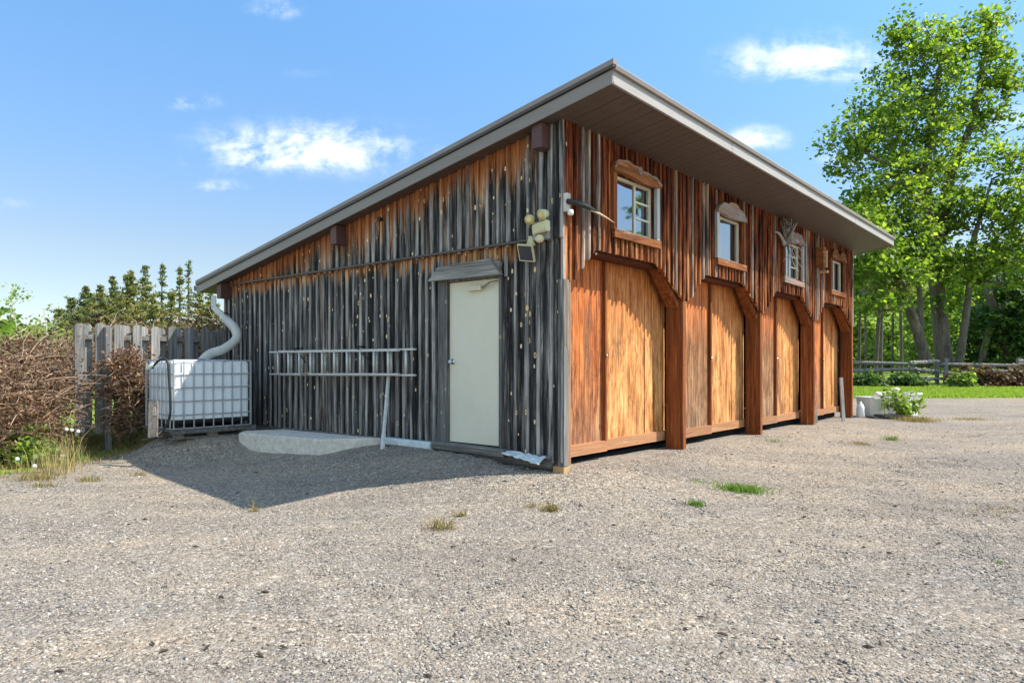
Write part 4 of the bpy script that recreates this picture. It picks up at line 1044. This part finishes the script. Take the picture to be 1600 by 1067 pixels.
def tree(name, trunks, ls, Y, n, leafn, lsize, spread, mt, label, cat='tree', group=None, seed=1, bark=None, shell=.5, flat=.45, r_leaf=.018, rmax=.16):
    """trunks: list of ([(px, py, r px, dy)...])"""
    base = P(trunks[0][0][0], trunks[0][0][1], Y + trunks[0][0][3])
    root = empty(name, base, 0, label, cat, group); off = np.array(base[:])
    q = MB(); tp = []
    for tr in trunks:
        pts = smooth([P(a[0], a[1], Y + a[3]) for a in tr], 6 * (len(tr) - 1))
        rads = np.interp(np.linspace(0, len(tr) - 1, len(pts)), range(len(tr)), [a[2] / 1080 * Y for a in tr])
        rads = [r * (1 + .06 * mn.noise(Vector((i * .6, r * 5, seed)))) for i, r in enumerate(rads)]
        q.tube([p - base for p in pts], list(rads), 14); tp.append([p for i, p in enumerate(pts) if i >= len(pts) * .3])
    q.build('trunk', bark or M_bark, root, True)
    A = lobes(ls, n, Y, seed, shell)
    nodes, par = grow(tp, A, seed)
    lm = limbs([nd - base for nd in nodes], par, r_leaf, .45, rmax)
    lm.build('branches', bark or M_bark, root, True)
    leaves('crown', np.array([a[:] for a in A]) - off, leafn, spread, lsize, mt, root, flat, .35, seed=seed)
    return root

# the three maples behind the rail fence
tree('maple_tree', [[(1478, 572, 14, 0), (1472, 540, 12, 0), (1466, 470, 11, 0), (1457, 400, 10, 0), (1450, 340, 8, -.2), (1448, 270, 7, -.5), (1455, 190, 5, -.5), (1468, 110, 3, -.3), (1480, 60, 1.5, 0)],
                    [(1459, 405, 9, 0), (1474, 350, 8, .3), (1480, 290, 7.5, .5), (1500, 235, 6.5, .8), (1518, 195, 5, 1), (1528, 150, 4, 1), (1535, 95, 2.5, 1), (1540, 40, 1.2, 1)],
                    [(1449, 268, 5, -.5), (1420, 262, 3.5, -1), (1385, 255, 2.4, -1.6), (1345, 235, 1.3, -2)]],
     [(1450, 75, 62, 55, 0), (1400, 60, 28, 42, 0), (1510, 80, 55, 62, .5), (1548, 40, 30, 42, 1), (1570, 130, 30, 50, 1), (1430, 150, 90, 70, 0), (1530, 180, 62, 75, 1), (1380, 200, 75, 60, -1), (1330, 220, 45, 38, -1.5), (1450, 240, 90, 70, 0),
      (1390, 290, 85, 55, -1), (1350, 300, 42, 40, -1.5), (1480, 320, 100, 60, 0), (1560, 90, 22, 40, 1), (1310, 250, 24, 22, -1.5)],
     36, 820, 26, .165, .33, M_maple, 'tallest maple with a thick forked trunk behind the rail fence', seed=3, shell=.55)
tree('maple_tree', [[(1450, 572, 9, 0), (1434, 520, 7.6, 0), (1420, 480, 6.8, -.2), (1404, 440, 6, -.4), (1385, 400, 5, -.6), (1370, 365, 3, -.8)],
                    [(1439, 560, 4.5, .6), (1439, 500, 4.2, .6), (1436, 450, 3.8, .6), (1430, 400, 4, .6), (1425, 360, 2, .6)]],
     [(1385, 420, 62, 42, -1), (1350, 400, 40, 60, -1), (1430, 400, 60, 50, 0), (1350, 350, 45, 40, -1), (1360, 475, 40, 16, -1), (1410, 350, 60, 40, 0), (1400, 462, 30, 14, -1)],
     34, 240, 24, .17, .34, M_maple, 'maple with a trunk leaning to the left beside the shed end', seed=5)
tree('maple_tree', [[(1498, 574, 6.6, 0), (1504, 530, 5.6, 0), (1511, 480, 5, 0), (1516, 430, 4.4, 0), (1520, 380, 4.2, .2), (1535, 330, 2.6, .4), (1550, 280, 1.2, .5)],
                    [(1516, 425, 4, 0), (1545, 385, 3, .4), (1580, 350, 2, .8), (1615, 320, 1, 1)]],
     [(1560, 330, 70, 55, 0), (1600, 280, 60, 50, .5), (1520, 400, 50, 40, 0), (1580, 410, 75, 45, 0), (1640, 350, 70, 90, 1), (1500, 440, 40, 26, 0), (1640, 420, 60, 40, 0), (1575, 240, 30, 25, .5), (1480, 400, 40, 30, 0), (1460, 470, 26, 14, 0)],
     35, 340, 26, .17, .34, M_maple, 'slimmer straight maple right of the tallest one', seed=8)
# dark mass of a shade tree at the right edge, tree row beyond
tree('shade_tree', [[(1585, 590, 9, 0), (1560, 500, 7, 0), (1540, 450, 5, 0)], [(1530, 585, 5, 0), (1545, 520, 5, 0), (1575, 470, 4, 0), (1610, 440, 3, 0)]],
     [(1580, 510, 62, 52, 0), (1530, 520, 36, 40, 1), (1640, 480, 70, 90, 0), (1610, 550, 60, 36, -1), (1600, 450, 60, 30, 0), (1540, 555, 34, 22, 1), (1680, 400, 80, 100, 2)],
     46, 360, 50, .22, .5, M_dark_leaf, 'dark leafy tree mass at the right edge of the photo', seed=13, bark=M_barkd)
def simple_tree(name, px, Y, base_py, top_py, wpx, mt, label, group, seed, n=70, leafn=26, lsize=.34, bare=.3, cat='tree', trunk_px=3, lean=0):
    h = base_py - top_py
    tr = [[(px, base_py, trunk_px, 0), (px + lean * .5, base_py - h * .5, trunk_px * .8, 0), (px + lean, top_py + h * .08, trunk_px * .3, 0)]]
    r = random.Random(seed); ls = []
    for i in range(7):
        f = bare + (1 - bare) * (i + .5) / 7; ls.append((px + lean * f + r.uniform(-.25, .25) * wpx, base_py - h * f, wpx * r.uniform(.5, .85) * (1.1 - .6 * abs(f - .55)), h * (1 - bare) * .16, r.uniform(-1, 1)))
    return tree(name, tr, ls, Y, n, leafn, lsize, .5 * Y / 50, mt, label, cat, group, seed, M_barkd, .5, .5)
# thin pines seen past the shed end
rp = random.Random(21)
pl_ = ['thin pine trunk closest to the shed end wall', 'thin pine second from the shed end wall', 'slanting thin pine left of the leaning maple', 'thin dark pine right behind the slanting one', 'slender pine straight above the fence post', 'slim pine just left of the leaning maple', 'far thin pine between the leaning maple and the thick trunk', 'far thin pine behind the right maple']
for i, (px, Y, tp_, w_, ln) in enumerate([(1342, 62, 400, 2.6, 3), (1353, 78, 410, 2, -2), (1367, 56, 380, 3.4, 14), (1376, 60, 390, 3, 3), (1409, 52, 370, 2.6, -4), (1394, 80, 400, 2, 2), (1462, 84, 400, 2, 2), (1492, 78, 410, 2, 4)]):
    simple_tree('pine_tree', px, Y, 570 + 1080 * (H - .58) / Y, tp_, 26, M_needle, pl_[i], 'thin pines beyond the lawn', 40 + i, 40, 22, .34, .55, trunk_px=w_, lean=ln)
# leafy understorey trees further back
ul = ['bright green young tree between the pines', 'pale leafy bush beyond the pines by the shed end', 'round green tree behind the leaning maple', 'yellow green tree behind the two right maples', 'mid green tree left of the dark shade tree', 'dull green tree far behind the fence post', 'far green tree behind the slanting pine', 'broad far tree above the right fence corner', 'tall pale tree behind the thick maple trunk']
for i, (px, Y, tp_, w_, m_) in enumerate([(1400, 95, 500, 36, M_pale_leaf), (1345, 100, 490, 34, M_pale_leaf), (1440, 78, 440, 36, M_pale_leaf), (1485, 64, 425, 42, M_maple), (1530, 72, 430, 44, M_dark_leaf), (1372, 115, 450, 40, M_dark_leaf), (1420, 120, 440, 46, M_needle), (1570, 80, 400, 50, M_dark_leaf), (1465, 100, 400, 50, M_pale_leaf)]):
    simple_tree('young_tree', px, Y, 570 + 1080 * (H - .58) / Y, tp_, w_, m_, ul[i], 'trees beyond the lawn', 70 + i, 80, 30, .40 * Y / 80, .05, trunk_px=1.5)
# tree row to the right of the frame, mirrored in the windows
simple_tree('yard_tree', 2330, 19.5, 640, 60, 230, M_maple, 'leafy yard tree standing right of the view, mirrored in the first window', None, 99, 150, 50, .2, .12, trunk_px=16)

# far wood closing the horizon (a mass nobody could count)
def far_wood(name, segs, mt, label, seed, n, size):
    r = np.random.default_rng(seed); cs = []
    for (x0, x1, Y, h0, h1) in segs:
        m = int(n * abs(x1 - x0) / 100)
        px = r.uniform(x0, x1, m); hh_ = np.interp(px, [x0, x1], [h0, h1]) * (1 + .35 * np.sin(px * .11) * np.sin(px * .037 + 1)) * r.random(m) ** .6
        for a, h in zip(px, hh_): cs.append(((a - 800) / 1080 * Y, Y + r.uniform(-6, 6), .6 + h))
    o = leaves(name, cs, 14, 1.1, size, mt, None, .8, .3, seed=seed); return tag(o, label, 'wood', kind='stuff')
far_wood('far_wood', [(1300, 1700, 150, 17, 22), (1180, 1320, 150, 15, 17)], M_dark_leaf, 'far dark green wood closing the view on the right', 5, 260, 1.2)
far_wood('far_wood', [(-200, 420, 120, 6.0, 4.2)], M_pale_leaf, 'far bright green wood along the left horizon', 6, 300, .8)

# conifers behind the fence on the left
def conifer(px, Y, top, base, wpx, seed, label, sparse=1.0, yellow=0):
    wpx *= 1.55; b = P(px, base, Y); b.z = ground_z(b.x, b.y); tz = H + (570 - top) / 1080 * Y; hgt_ = tz - b.z; wd = wpx / 1080 * Y
    root = empty('spruce_tree', b, 0, label, 'conifer', 'conifers behind the fence'); r = random.Random(seed)
    q = MB(); q.tube([(0, 0, 0), (r.uniform(-.1, .1), 0, hgt_ * .5), (0, 0, hgt_)], [.13, .08, .015], 7); q.build('trunk', M_barkd, root, True)
    V = []; tn = []; bq = MB(); z = hgt_ * .12
    while z < hgt_ * .985:
        f = z / hgt_; L0 = wd * 1.5 * ((1 - f) ** .75 - .06) * r.uniform(.6, 1.3) * (.6 + .4 * sparse); nb = max(3, int((5 + 3 * (1 - f)) * sparse))
        for k in range(nb):
            a = r.uniform(0, 6.28); L = L0 * r.choice((.35, .55, .8, 1, 1.25)); d = Vector((math.cos(a), math.sin(a), 0)); tone = r.gauss(.0, .12) + yellow
            if r.random() > .95 * sparse + .1: continue
            bq.tube([(0, 0, z), d * L * .6 + Vector((0, 0, z - L * .08)), d * L + Vector((0, 0, z + L * .05))], [.02, .012, .004], 3, cap=False)
            m = max(3, int(L / .10))
            for i in range(m):
                g = (i + .6) / m; c = d * L * g + Vector((r.gauss(0, .05), r.gauss(0, .05), z - L * .22 * math.sin(g * 2.6) + L * .12 * g)); V.append((c.x, c.y, c.z)); tn.append(tone)
        z += r.uniform(.10, .34) * (.7 + .5 * (1 - f))
    bq.build('branches', M_barkd, root)
    leaves('crown', V, 5, (.07, .07, .035), .085, M_needle, root, 1, .2, 3.6, np.array(tn), seed)
CF = [(112, 42, 466, 40, 1.0, -.1), (134, 46, 446, 48, 1, -.05), (158, 44, 444, 36, 1, .15), (176, 50, 430, 24, .8, -.1), (203, 46, 421, 44, 1, .1), (227, 49, 414, 26, .8, 0), (254, 50, 409, 17, .5, -.05), (281, 47, 414, 20, .55, .08), (295, 53, 405, 14, .45, -.05), (268, 44, 455, 24, .9, .05), (312, 46, 450, 30, 1, .12), (240, 42, 455, 26, .9, .15), (188, 42, 462, 30, 1, .12), (92, 40, 478, 26, 1, 0), (330, 44, 455, 30, 1, .1)]
cl_ = ['dark spruce at the left edge of the conifer row, low and broad', 'spruce second from the left in the conifer row', 'yellowish full spruce third from the left of the row', 'narrow spruce left of the middle of the row', 'full spruce in the middle of the conifer row', 'tall spruce right of the middle of the row', 'thin sparse spruce with a bare trunk', 'sparse spruce left of the last tall pair', 'sparsest thin spruce nearest the shed roof', 'short spruce below the sparse pair', 'short yellowish spruce right beside the eave', 'short yellow spruce in front of the tall ones', 'short yellow green spruce behind the dead shrub', 'lowest dark spruce spreading over the dead shrub', 'short spruce partly behind the eave corner']
for i, (px, Y, tp_, w_, sp_, ye) in enumerate(CF): conifer(px, Y, tp_, 600, w_, 200 + i, cl_[i], sp_, ye)

# dead brown shrubs at the left ------------------------------
def brush(name, blobs, n_tw, n_leaf, seed, label, lsize=.032, twl=.7, mt=None):
    """blobs: (x, y, z, rx, ry, rz) in metres; dead arching twigs with clinging brown foliage"""
    r = random.Random(seed); cx = sum(b[0] for b in blobs) / len(blobs); cy = sum(b[1] for b in blobs) / len(blobs)
    root = empty(name, (cx, cy, ground_z(cx, cy)), 0, label, 'shrub'); o0 = Vector(root.location)
    vol = [b[3] * b[5] for b in blobs]; q = MB(); C = []; tn = []
    for i in range(n_tw):
        b = r.choices(blobs, vol)[0]; d = Vector((r.gauss(0, 1), r.gauss(0, 1), r.gauss(0, 1))).normalized() * r.random() ** .4
        p = Vector((b[0] + d.x * b[3], b[1] + d.y * b[4], max(b[2] + d.z * b[5], ground_z(b[0], b[1]) + .02)))
        a = r.uniform(0, 6.28); dr = Vector((math.cos(a), math.sin(a), r.uniform(-.2, 1.2))).normalized(); L = twl * r.uniform(.4, 1.3); pts = [p - o0]; k = 5; cur = p.copy(); tone = r.gauss(0, .13)
        for j in range(k):
            dr = (dr + Vector((r.gauss(0, .15), r.gauss(0, .15), -.16))).normalized(); cur = cur + dr * L / k
            pts.append(cur - o0)
            if r.random() < .75: C.append((cur - o0)[:]); tn.append(tone)
        rr_ = r.choice((.0025, .003, .004, .007)); q.tube(pts, [rr_, rr_, rr_ * .9, rr_ * .8, rr_ * .6, rr_ * .3], 3, cap=False)
    q.build('twigs', M_twig, root)
    leaves('dry_foliage', C, max(1, n_leaf // len(C)), .055, lsize, mt or M_brownleaf, root, 1, .0, 1.8, np.array(tn), seed)
    return root
brush('dead_shrub', [(-7.55, 9.9, .85, .95, .9, .75), (-8.6, 10.2, .38, .9, 1.0, .58), (-8.4, 11.3, .85, .7, .9, .6), (-7.7, 11.0, 1.3, .55, .6, .7), (-9.8, 11.0, .3, 1.1, 1.0, .58), (-7.7, 9.5, .5, .8, .6, .5), (-7.2, 10.3, 1.0, .25, .4, .7)], 6200, 60000, 31, 'large dead brown juniper shrub left of the board fence')
brush('dead_shrub', [(-7.2, 12.8, 1.6, 1.0, .7, .75), (-6.0, 13.2, 1.75, 1.2, .7, .65), (-5.4, 13.6, 1.7, .9, .7, .7), (-8.2, 13.0, 1.4, .9, .7, .7), (-7.0, 12.2, 1.3, .8, .5, .7)], 2600, 17000, 32, 'dead brown shrub rising behind the board fence')
fl_ = [LW(-1.9, 7.35, .95), LW(-1.7, 7.3, 1.25), LW(-2.15, 7.25, .6), LW(-1.55, 7.3, .75), LW(-1.8, 7.25, .35)]
brush('dead_shrub', [(fl_[0].x, fl_[0].y, 1.25, .26, .2, .42), (fl_[1].x, fl_[1].y, 1.45, .22, .2, .3), (fl_[3].x, fl_[3].y, 1.0, .3, .2, .3), (fl_[4].x, fl_[4].y, .62, .38, .25, .24)], 520, 4200, 33, 'dead brown climbing shrub hanging on the front of the board fence', .032, .35)

# young birch-like saplings on the left horizon
def sapling(px, Y, base, pts, seed, label, n=14, leafn=12):
    r = random.Random(seed); b = P(px, base, Y); root = empty('sapling', b, 0, label, 'sapling'); tr = [P(a, c, Y) - b for a, c in pts]
    q = MB(); q.tube(smooth(tr, 12), list(np.linspace(.035, .008, 13)), 5)
    C = []; bq = q
    for i in range(n):
        f = .3 + .7 * r.random(); p = smooth(tr, 40)[int(40 * f)]; d = Vector((r.uniform(-1, 1), r.uniform(-1, 1), r.uniform(-.1, .8))).normalized() * r.uniform(.3, .9) * (1.3 - f * .6) * Y / 20
        bq.tube([p, p + d * .5 + Vector((0, 0, .04)), p + d], [.01, .007, .003], 3, cap=False); C += [(p + d)[:], (p + d * .8)[:], (p + d * .6)[:]]
    q.build('trunk', plain('pale_bark', (.42, .4, .36), .8), root)
    leaves('crown', C, leafn, .11 * Y / 20, .075, M_pale_leaf, root, .8, .2, seed=seed)
sapling(32, 22, 590, [(32, 590), (28, 530), (22, 490), (15, 455)], 3, 'thin sapling with sparse green leaves at the far left', 18, 4)
sapling(72, 24, 590, [(72, 590), (74, 540), (72, 505), (68, 482)], 4, 'nearly bare small sapling between the far left one and the conifers', 9, 2)
# green bushes on the left, in and behind the shrub
def bush(name, x, y, r, h, mt, label, seed, cat='bush', n=60, leafn=60, ls=.07, group=None, sy=1.0, form=None):
    rr_ = random.Random(seed); root = empty(name, gz(x, y), 0, label, cat, group); C = []; q = MB()
    for i in range(n):
        d = Vector((rr_.gauss(0, 1), rr_.gauss(0, 1), abs(rr_.gauss(0, 1)))).normalized() * rr_.random() ** .45
        p = Vector((d.x * r, d.y * r * sy, .05 + d.z * h)); C.append(p[:]); q.tube([(d.x * .1 * r, d.y * .1 * r, 0), (p.x * .6, p.y * .6, p.z * .6), p], [.012, .008, .003], 3, cap=False)
    q.build('stems', M_barkd, root); leaves('foliage', C, leafn, r * .14 + .03, ls, mt, root, .8, .3, seed=seed); return root
bush('green_bush', -27, 34, 4.2, 3.2, M_maple, 'bright green bush at the far left edge below the sapling', 51, n=120, leafn=90, ls=.26)
bush('green_bush', -22.5, 34, 3.0, 2.5, M_pale_leaf, 'olive green bush between the bright one and the dead shrub', 52, n=100, leafn=70, ls=.22)
bush('green_bush', -6.85, 9.75, .38, .45, M_pale_leaf, 'leafy green weed growing under the dead shrub', 53, n=30, leafn=30, ls=.07)

# split rail fence and garden bed ----------------------------
def rail_fence(ptsY, label, rails, seed, post_h=1.15):
    r = random.Random(seed); a0 = ptsY[0]; root = empty('rail_fence', gz(a0[0], a0[1]), 0, label, 'rail fence'); o0 = Vector(root.location)
    for (x, y) in ptsY:
        q = MB(); g = gz(x, y); q.bar(g - o0, g - o0 + Vector((r.uniform(-.05, .05), 0, post_h + r.uniform(-.1, .2))), .16, .14, up=(0, -1, 0)); q.build('post', M_greyh, root)
    for (a, b) in zip(ptsY, ptsY[1:]):
        for z in rails:
            q = MB(); p0 = gz(*a, z + r.uniform(-.07, .07)) - o0; p1 = gz(*b, z + r.uniform(-.07, .07)) - o0; q.tube([p0 + (p0 - p1) * .06, p0.lerp(p1, .5) + Vector((0, -.05, r.uniform(-.05, .03))), p1 + (p1 - p0) * .06], [.075, .10, .07], 7); q.build('rail', M_greyh, root)
rail_fence([(15.0, 32.8), (18.6, 32.2), (20.6, 33.5)], 'old grey split rail fence section beside the shed end, slightly raised at its right end', (.35, .78, 1.12), 1, 1.2)
rail_fence([(20.8, 33.2), (24.4, 33.6)], 'old grey split rail fence section before the maple trunks', (.3, .68, 1.02), 2, 1.15)
rail_fence([(24.8, 33.8), (27.3, 35.2)], 'zigzag end of the split rail fence right of the maples', (.3, .66, .98, 1.2), 3, 1.3)
bl_ = [('dark leafy shrub at the foot of the fence nearest the shed', 16.2, 31.5, .9, .5, M_dark_leaf), ('second dark low shrub along the fence', 17.9, 31.5, .8, .5, M_dark_leaf), ('bright green clump of daylilies in the bed', 20.1, 30.8, .55, .65, M_pale_leaf),
       ('reddish brown barberry left of the thick maple', 21.6, 31.4, .9, .75, None), ('dark red barberry in front of the thick maple', 23.1, 31.5, .9, .85, None), ('low green juniper in the bed', 24.6, 31.2, .8, .55, M_pale_leaf), ('pale green mounded shrub by the fence corner', 26.4, 31.3, 1.15, 1.2, M_pale_leaf), ('brownish shrub beside the mounded one', 27.7, 31.5, .7, .85, M_brownleaf), ('dark green shrub at the right edge', 30.0, 32.5, 1.4, 1.7, M_dark_leaf), ('small reddish shrub in the gap of the bed', 20.9, 32.1, .6, .9, None)]
M_barb = leafmat('barberry_leaf', [(0, (.045, .022, .018)), (.5, (.11, .06, .045)), (1, (.20, .15, .07))], .3)
for i, (lb, x, y, r, h, m_) in enumerate(bl_): bush('garden_shrub', x, y, r, h, m_ or M_barb, lb, 300 + i, 'shrub', 50, 36, .13, 'shrubs in the bed along the rail fence', .7)
q = MB()
V = []; 
bed = bmesh.new(); N_ = 40
rowa = []; rowb = []
for i in range(N_ + 1):
    x = 13.5 + i * 17 / N_; rowa.append(bed.verts.new(gz(x, 30.3 + .25 * math.sin(i * .9), .035))); rowb.append(bed.verts.new(gz(x, 33.2 + .2 * math.sin(i), .035)))
for i in range(N_): bed.faces.new((rowa[i], rowa[i + 1], rowb[i + 1], rowb[i]))
d = bpy.data.meshes.new('garden_bed'); bed.to_mesh(d); bed.free(); d.materials.append(plain('dark_mulch', (.085, .06, .045), .95, .1, var=.5, scale=30, bump=1))
o = bpy.data.objects.new('garden_bed', d); COL.objects.link(o); tag(o, 'dark mulch bed along the rail fence', kind='structure')

# grass: lawn blades (stuff), and separate weed tufts
def blades(pts, hgt_, wid, seed, name, mt, label, cat='grass', parent=None, lean=.35):
    r = np.random.default_rng(seed); P_ = np.asarray(pts, float); m = len(P_)
    a = r.uniform(0, 6.283, m); dx = np.cos(a); dy = np.sin(a); h = hgt_ * r.uniform(.5, 1.3, m); l = r.normal(0, lean, m); l2 = r.normal(0, lean, m)
    w_ = wid
    b0 = P_ + np.stack([dx * w_, dy * w_, 0 * h], 1); b1 = P_ - np.stack([dx * w_, dy * w_, 0 * h], 1)
    mid = P_ + np.stack([l * h * .4, l2 * h * .4, h * .6], 1); tip = P_ + np.stack([l * h, l2 * h, h * .95], 1)
    m0 = mid + np.stack([dx * w_ * .8, dy * w_ * .8, 0 * h], 1); m1 = mid - np.stack([dx * w_ * .8, dy * w_ * .8, 0 * h], 1)
    t1 = tip + np.stack([dx * w_ * .15, dy * w_ * .15, 0 * h], 1)
    V = np.stack([b0, b1, m1, m0, tip, t1], 1).reshape(-1, 3); k = np.arange(m) * 6
    F = np.concatenate([np.stack([k, k + 1, k + 2, k + 3], 1), np.stack([k + 3, k + 2, k + 4, k + 5], 1)])
    rn = r.random(m); return npmesh(name, V, F, mt, np.concatenate([rn, rn]), parent)
M_lawn = leafmat('lawn_blade', [(0, (.13, .20, .03)), (.5, (.22, .32, .045)), (1, (.34, .42, .09))], .5)
M_weed = leafmat('weed_green', [(0, (.05, .12, .015)), (.5, (.10, .20, .03)), (1, (.20, .30, .06))], .4)
M_dry = leafmat('dry_grass', [(0, (.10, .13, .03)), (.4, (.24, .23, .08)), (.75, (.42, .34, .15)), (1, (.36, .15, .09))], .35, .6, (1.2, 1.1, .7))
M_straw = leafmat('straw', [(0, (.3, .27, .13)), (1, (.55, .45, .22))], .3, .6, (1.2, 1.1, .8))
pts = []
while len(pts) < 70000:
    y = 23 + 9 * random.random() ** 1.3; x = random.uniform(.42 * y, .8 * y)
    if random.random() < grassmask(x, y): pts.append((x, y, ground_z(x, y)))
o = blades(pts, .10, .012, 1, 'lawn_grass', M_lawn, ''); tag(o, 'bright mown lawn in front of the rail fence', 'grass', kind='stuff')
pts = []
for _ in range(26000):
    y = random.uniform(8.3, 13); x = random.uniform(-.78 * y - .3, -.5 * y)
    if random.random() < grassmask(x, y) * (.3 + .7 * (mn.noise(Vector((x * 1.5, y * 1.5, 1))) > -.1)): pts.append((x, y, ground_z(x, y)))
o = blades(pts, .09, .004, 2, 'meadow_grass', M_dry, '', lean=.5); tag(o, 'short dry and green grass at the left edge of the gravel', 'grass', kind='stuff')
def tuft(x, y, r, n, h, mt, label, seed, wid=.0035, lean=.5, group='weed tufts in the gravel', name='weed_tuft', cat='weed', sy=.6):
    rr_ = np.random.default_rng(seed); root_z = ground_z(x, y)
    pp = np.stack([rr_.normal(0, r * .5, n), rr_.normal(0, r * .5 * sy, n), np.zeros(n)], 1)
    pp[:, 2] = [ground_z(x + a, y + b) - root_z - .004 for a, b, _ in pp]
    o = blades(pp, h, wid, seed, name, mt, '', lean=lean); o.location = (x, y, root_z); return tag(o, label, cat, group) if r < .2 or group is None else tag(o, label, cat, None, 'stuff')
TF = [(-.62, 6.06, .12, 90, .10, M_dry, 'yellowish weed tuft on the gravel straight in front of the pale door'), (-.48, 6.44, .06, 40, .07, M_dry, 'small weed tuft just behind the yellowish one'), (.37, 6.5, .09, 110, .07, M_dry, 'reddish green weed tuft in front of the corner'), (.19, 6.61, .06, 30, .05, M_dry, 'tiny weed tuft left of the reddish one'),
      (-2.54, 6.82, .05, 26, .07, M_dry, 'small weed at the foot of the dry stalks'), (2.55, 7.66, .26, 520, .085, M_weed, 'bright green leafy weed clump in the middle of the yard'), (1.83, 6.87, .10, 150, .06, M_weed, 'small green weed left of the bright clump'), (2.15, 7.9, .2, 90, .03, M_weed, 'sparse green runners behind the bright clump'),
      (9.3, 15.9, .5, 700, .12, M_dry, 'wide patch of dry grass beside the leafy weed'), (6.8, 12.4, .16, 130, .09, M_weed, 'green tuft before the dry grass patch'), (5.95, 11.8, .22, 110, .06, M_dry, 'faint tuft left of the green one'), (4.3, 11.3, .15, 60, .05, M_weed, 'low green tuft near the second garage post'), (10.9, 16.4, .5, 240, .07, M_dry, 'thin strip of dry grass right of the wide patch'),
      (4.85, 6.9, .4, 130, .03, M_dry, 'thin faded patch of weeds at the right edge'), (3.6, 4.2 + .9, .04, 20, .03, M_weed, 'tiny green sprout at the lower right'), (-5.9, 8.6, .3, 260, .1, M_dry, 'spread of dry reddish weeds left of the gravel'), (-5.2, 8.5, .14, 90, .08, M_dry, 'small weed tuft at the edge of the left grass'), (-4.8, 8.9, .12, 60, .06, M_dry, 'last small weed tuft toward the shed shadow'), (-5.5, 8.1, .15, 90, .06, M_dry, 'low weed tuft on the gravel in the lower left')]
for i, a in enumerate(TF): tuft(*a[:6], a[6], 500 + i)
tuft(-6.05, 9.1, .34, 110, .40, M_straw, 'tall yellow grass stalks in the left corner of the yard', 540, .004, .18, None, 'tall_grass', 'grass')
tuft(-6.45, 10.0, .24, 90, .42, M_straw, 'tall yellow grass stalks at the foot of the fence end', 541, .004, .2, None, 'tall_grass', 'grass')
tuft(-2.54, 6.8, .05, 7, .17, M_straw, 'few dry upright stalks at the tip of the shed shadow', 542, .0018, .12, None, 'dry_stalks', 'dry stalks')
tuft(-6.5, 10.05, .3, 160, .12, M_weed, 'low green weeds at the foot of the fence end', 543, .012, .5, None, 'green_weeds', 'weed')
# dandelion seed heads
for i, (px, py, Y) in enumerate(((104, 671, 9.9), (112, 672, 10.0), (122, 674, 9.9), (97, 712, 9.4), (27, 717, 9.0), (54, 728, 8.8))):
    c = P(px, py, Y); g = gz(c.x, c.y); root = empty('dandelion', g, 0, 'white dandelion seed head %s' % ['leftmost of the three by the fence end', 'middle one of the three by the fence end', 'rightmost of the three by the fence end', 'low beside the tall grass stalks', 'nearest the left edge in the grass', 'low in front of the tall stalks'][i], 'dandelion', 'dandelions left of the fence')
    q = MB(); q.tube([(0, 0, 0), (.01, 0, (c.z - g.z) * .5), (c.x - g.x, 0, c.z - g.z)], .003, 5); q.build('stalk', M_weed, root)
    me = bmesh.new(); bmesh.ops.create_icosphere(me, subdivisions=2, radius=.026)
    for f in me.faces: f.smooth = True
    d = bpy.data.meshes.new('seed_head'); me.to_mesh(d); me.free(); d.materials.append(plain('seed_fluff', (.7, .69, .66), .95, .1)); o = bpy.data.objects.new('seed_head', d); COL.objects.link(o); o.parent = root; o.location = (c.x - g.x, 0, c.z - g.z)
# dark bits of bark and dead leaves lying on the yard
q = MB(); rr_ = random.Random(77)
for i in range(260):
    y = 2.6 + 11 * rr_.random(); x = rr_.uniform(-.75 * y, .75 * y); dx, dy = x - C0.x, y - C0.y
    if dx * RU.x + dy * RU.y > -.1 and dx * LV.x + dy * LV.y > -.1: continue
    a = rr_.uniform(0, 6.28); L = rr_.uniform(.008, .03); g = gz(x, y, .008); d = Vector((math.cos(a), math.sin(a), rr_.uniform(-.15, .15))) * L
    q.tube([g - d, g + Vector((0, 0, .003)), g + d], [L * .12, L * .3, L * .1], 4)
tag(q.build('yard_litter', plain('dark_litter', (.07, .05, .04), .9, .1, var=.6, scale=3), None), 'dark bits of bark and dead leaf scattered on the gravel', 'litter', kind='stuff')
# leafy weed in front of the tubs
wr = empty('leafy_weed', gz(9.45, 16.6), 0, 'tall leafy green weed growing in front of the white tubs', 'weed'); q = MB(); C = []; rr_ = random.Random(9)
for i in range(17):
    a = rr_.uniform(0, 6.28); d = Vector((math.cos(a) * .42, math.sin(a) * .25, rr_.uniform(.25, .75))); pts = smooth([Vector((0, 0, 0)), d * .5 + Vector((0, 0, .08)), d], 6); q.tube(pts, .006, 4, cap=False); C += [pp[:] for pp in pts[1:]]
q.tube([(-.5, 0, 0), (-.52, 0, .5), (-.5, 0, 1.05)], .006, 4); C += [(-.5, 0, z) for z in (.3, .5, .7, .85, 1.0)]
q.build('stems', M_weed, wr); leaves('foliage', C, 5, .05, .07, M_pale_leaf, wr, .8, .3, 1.8, seed=4)
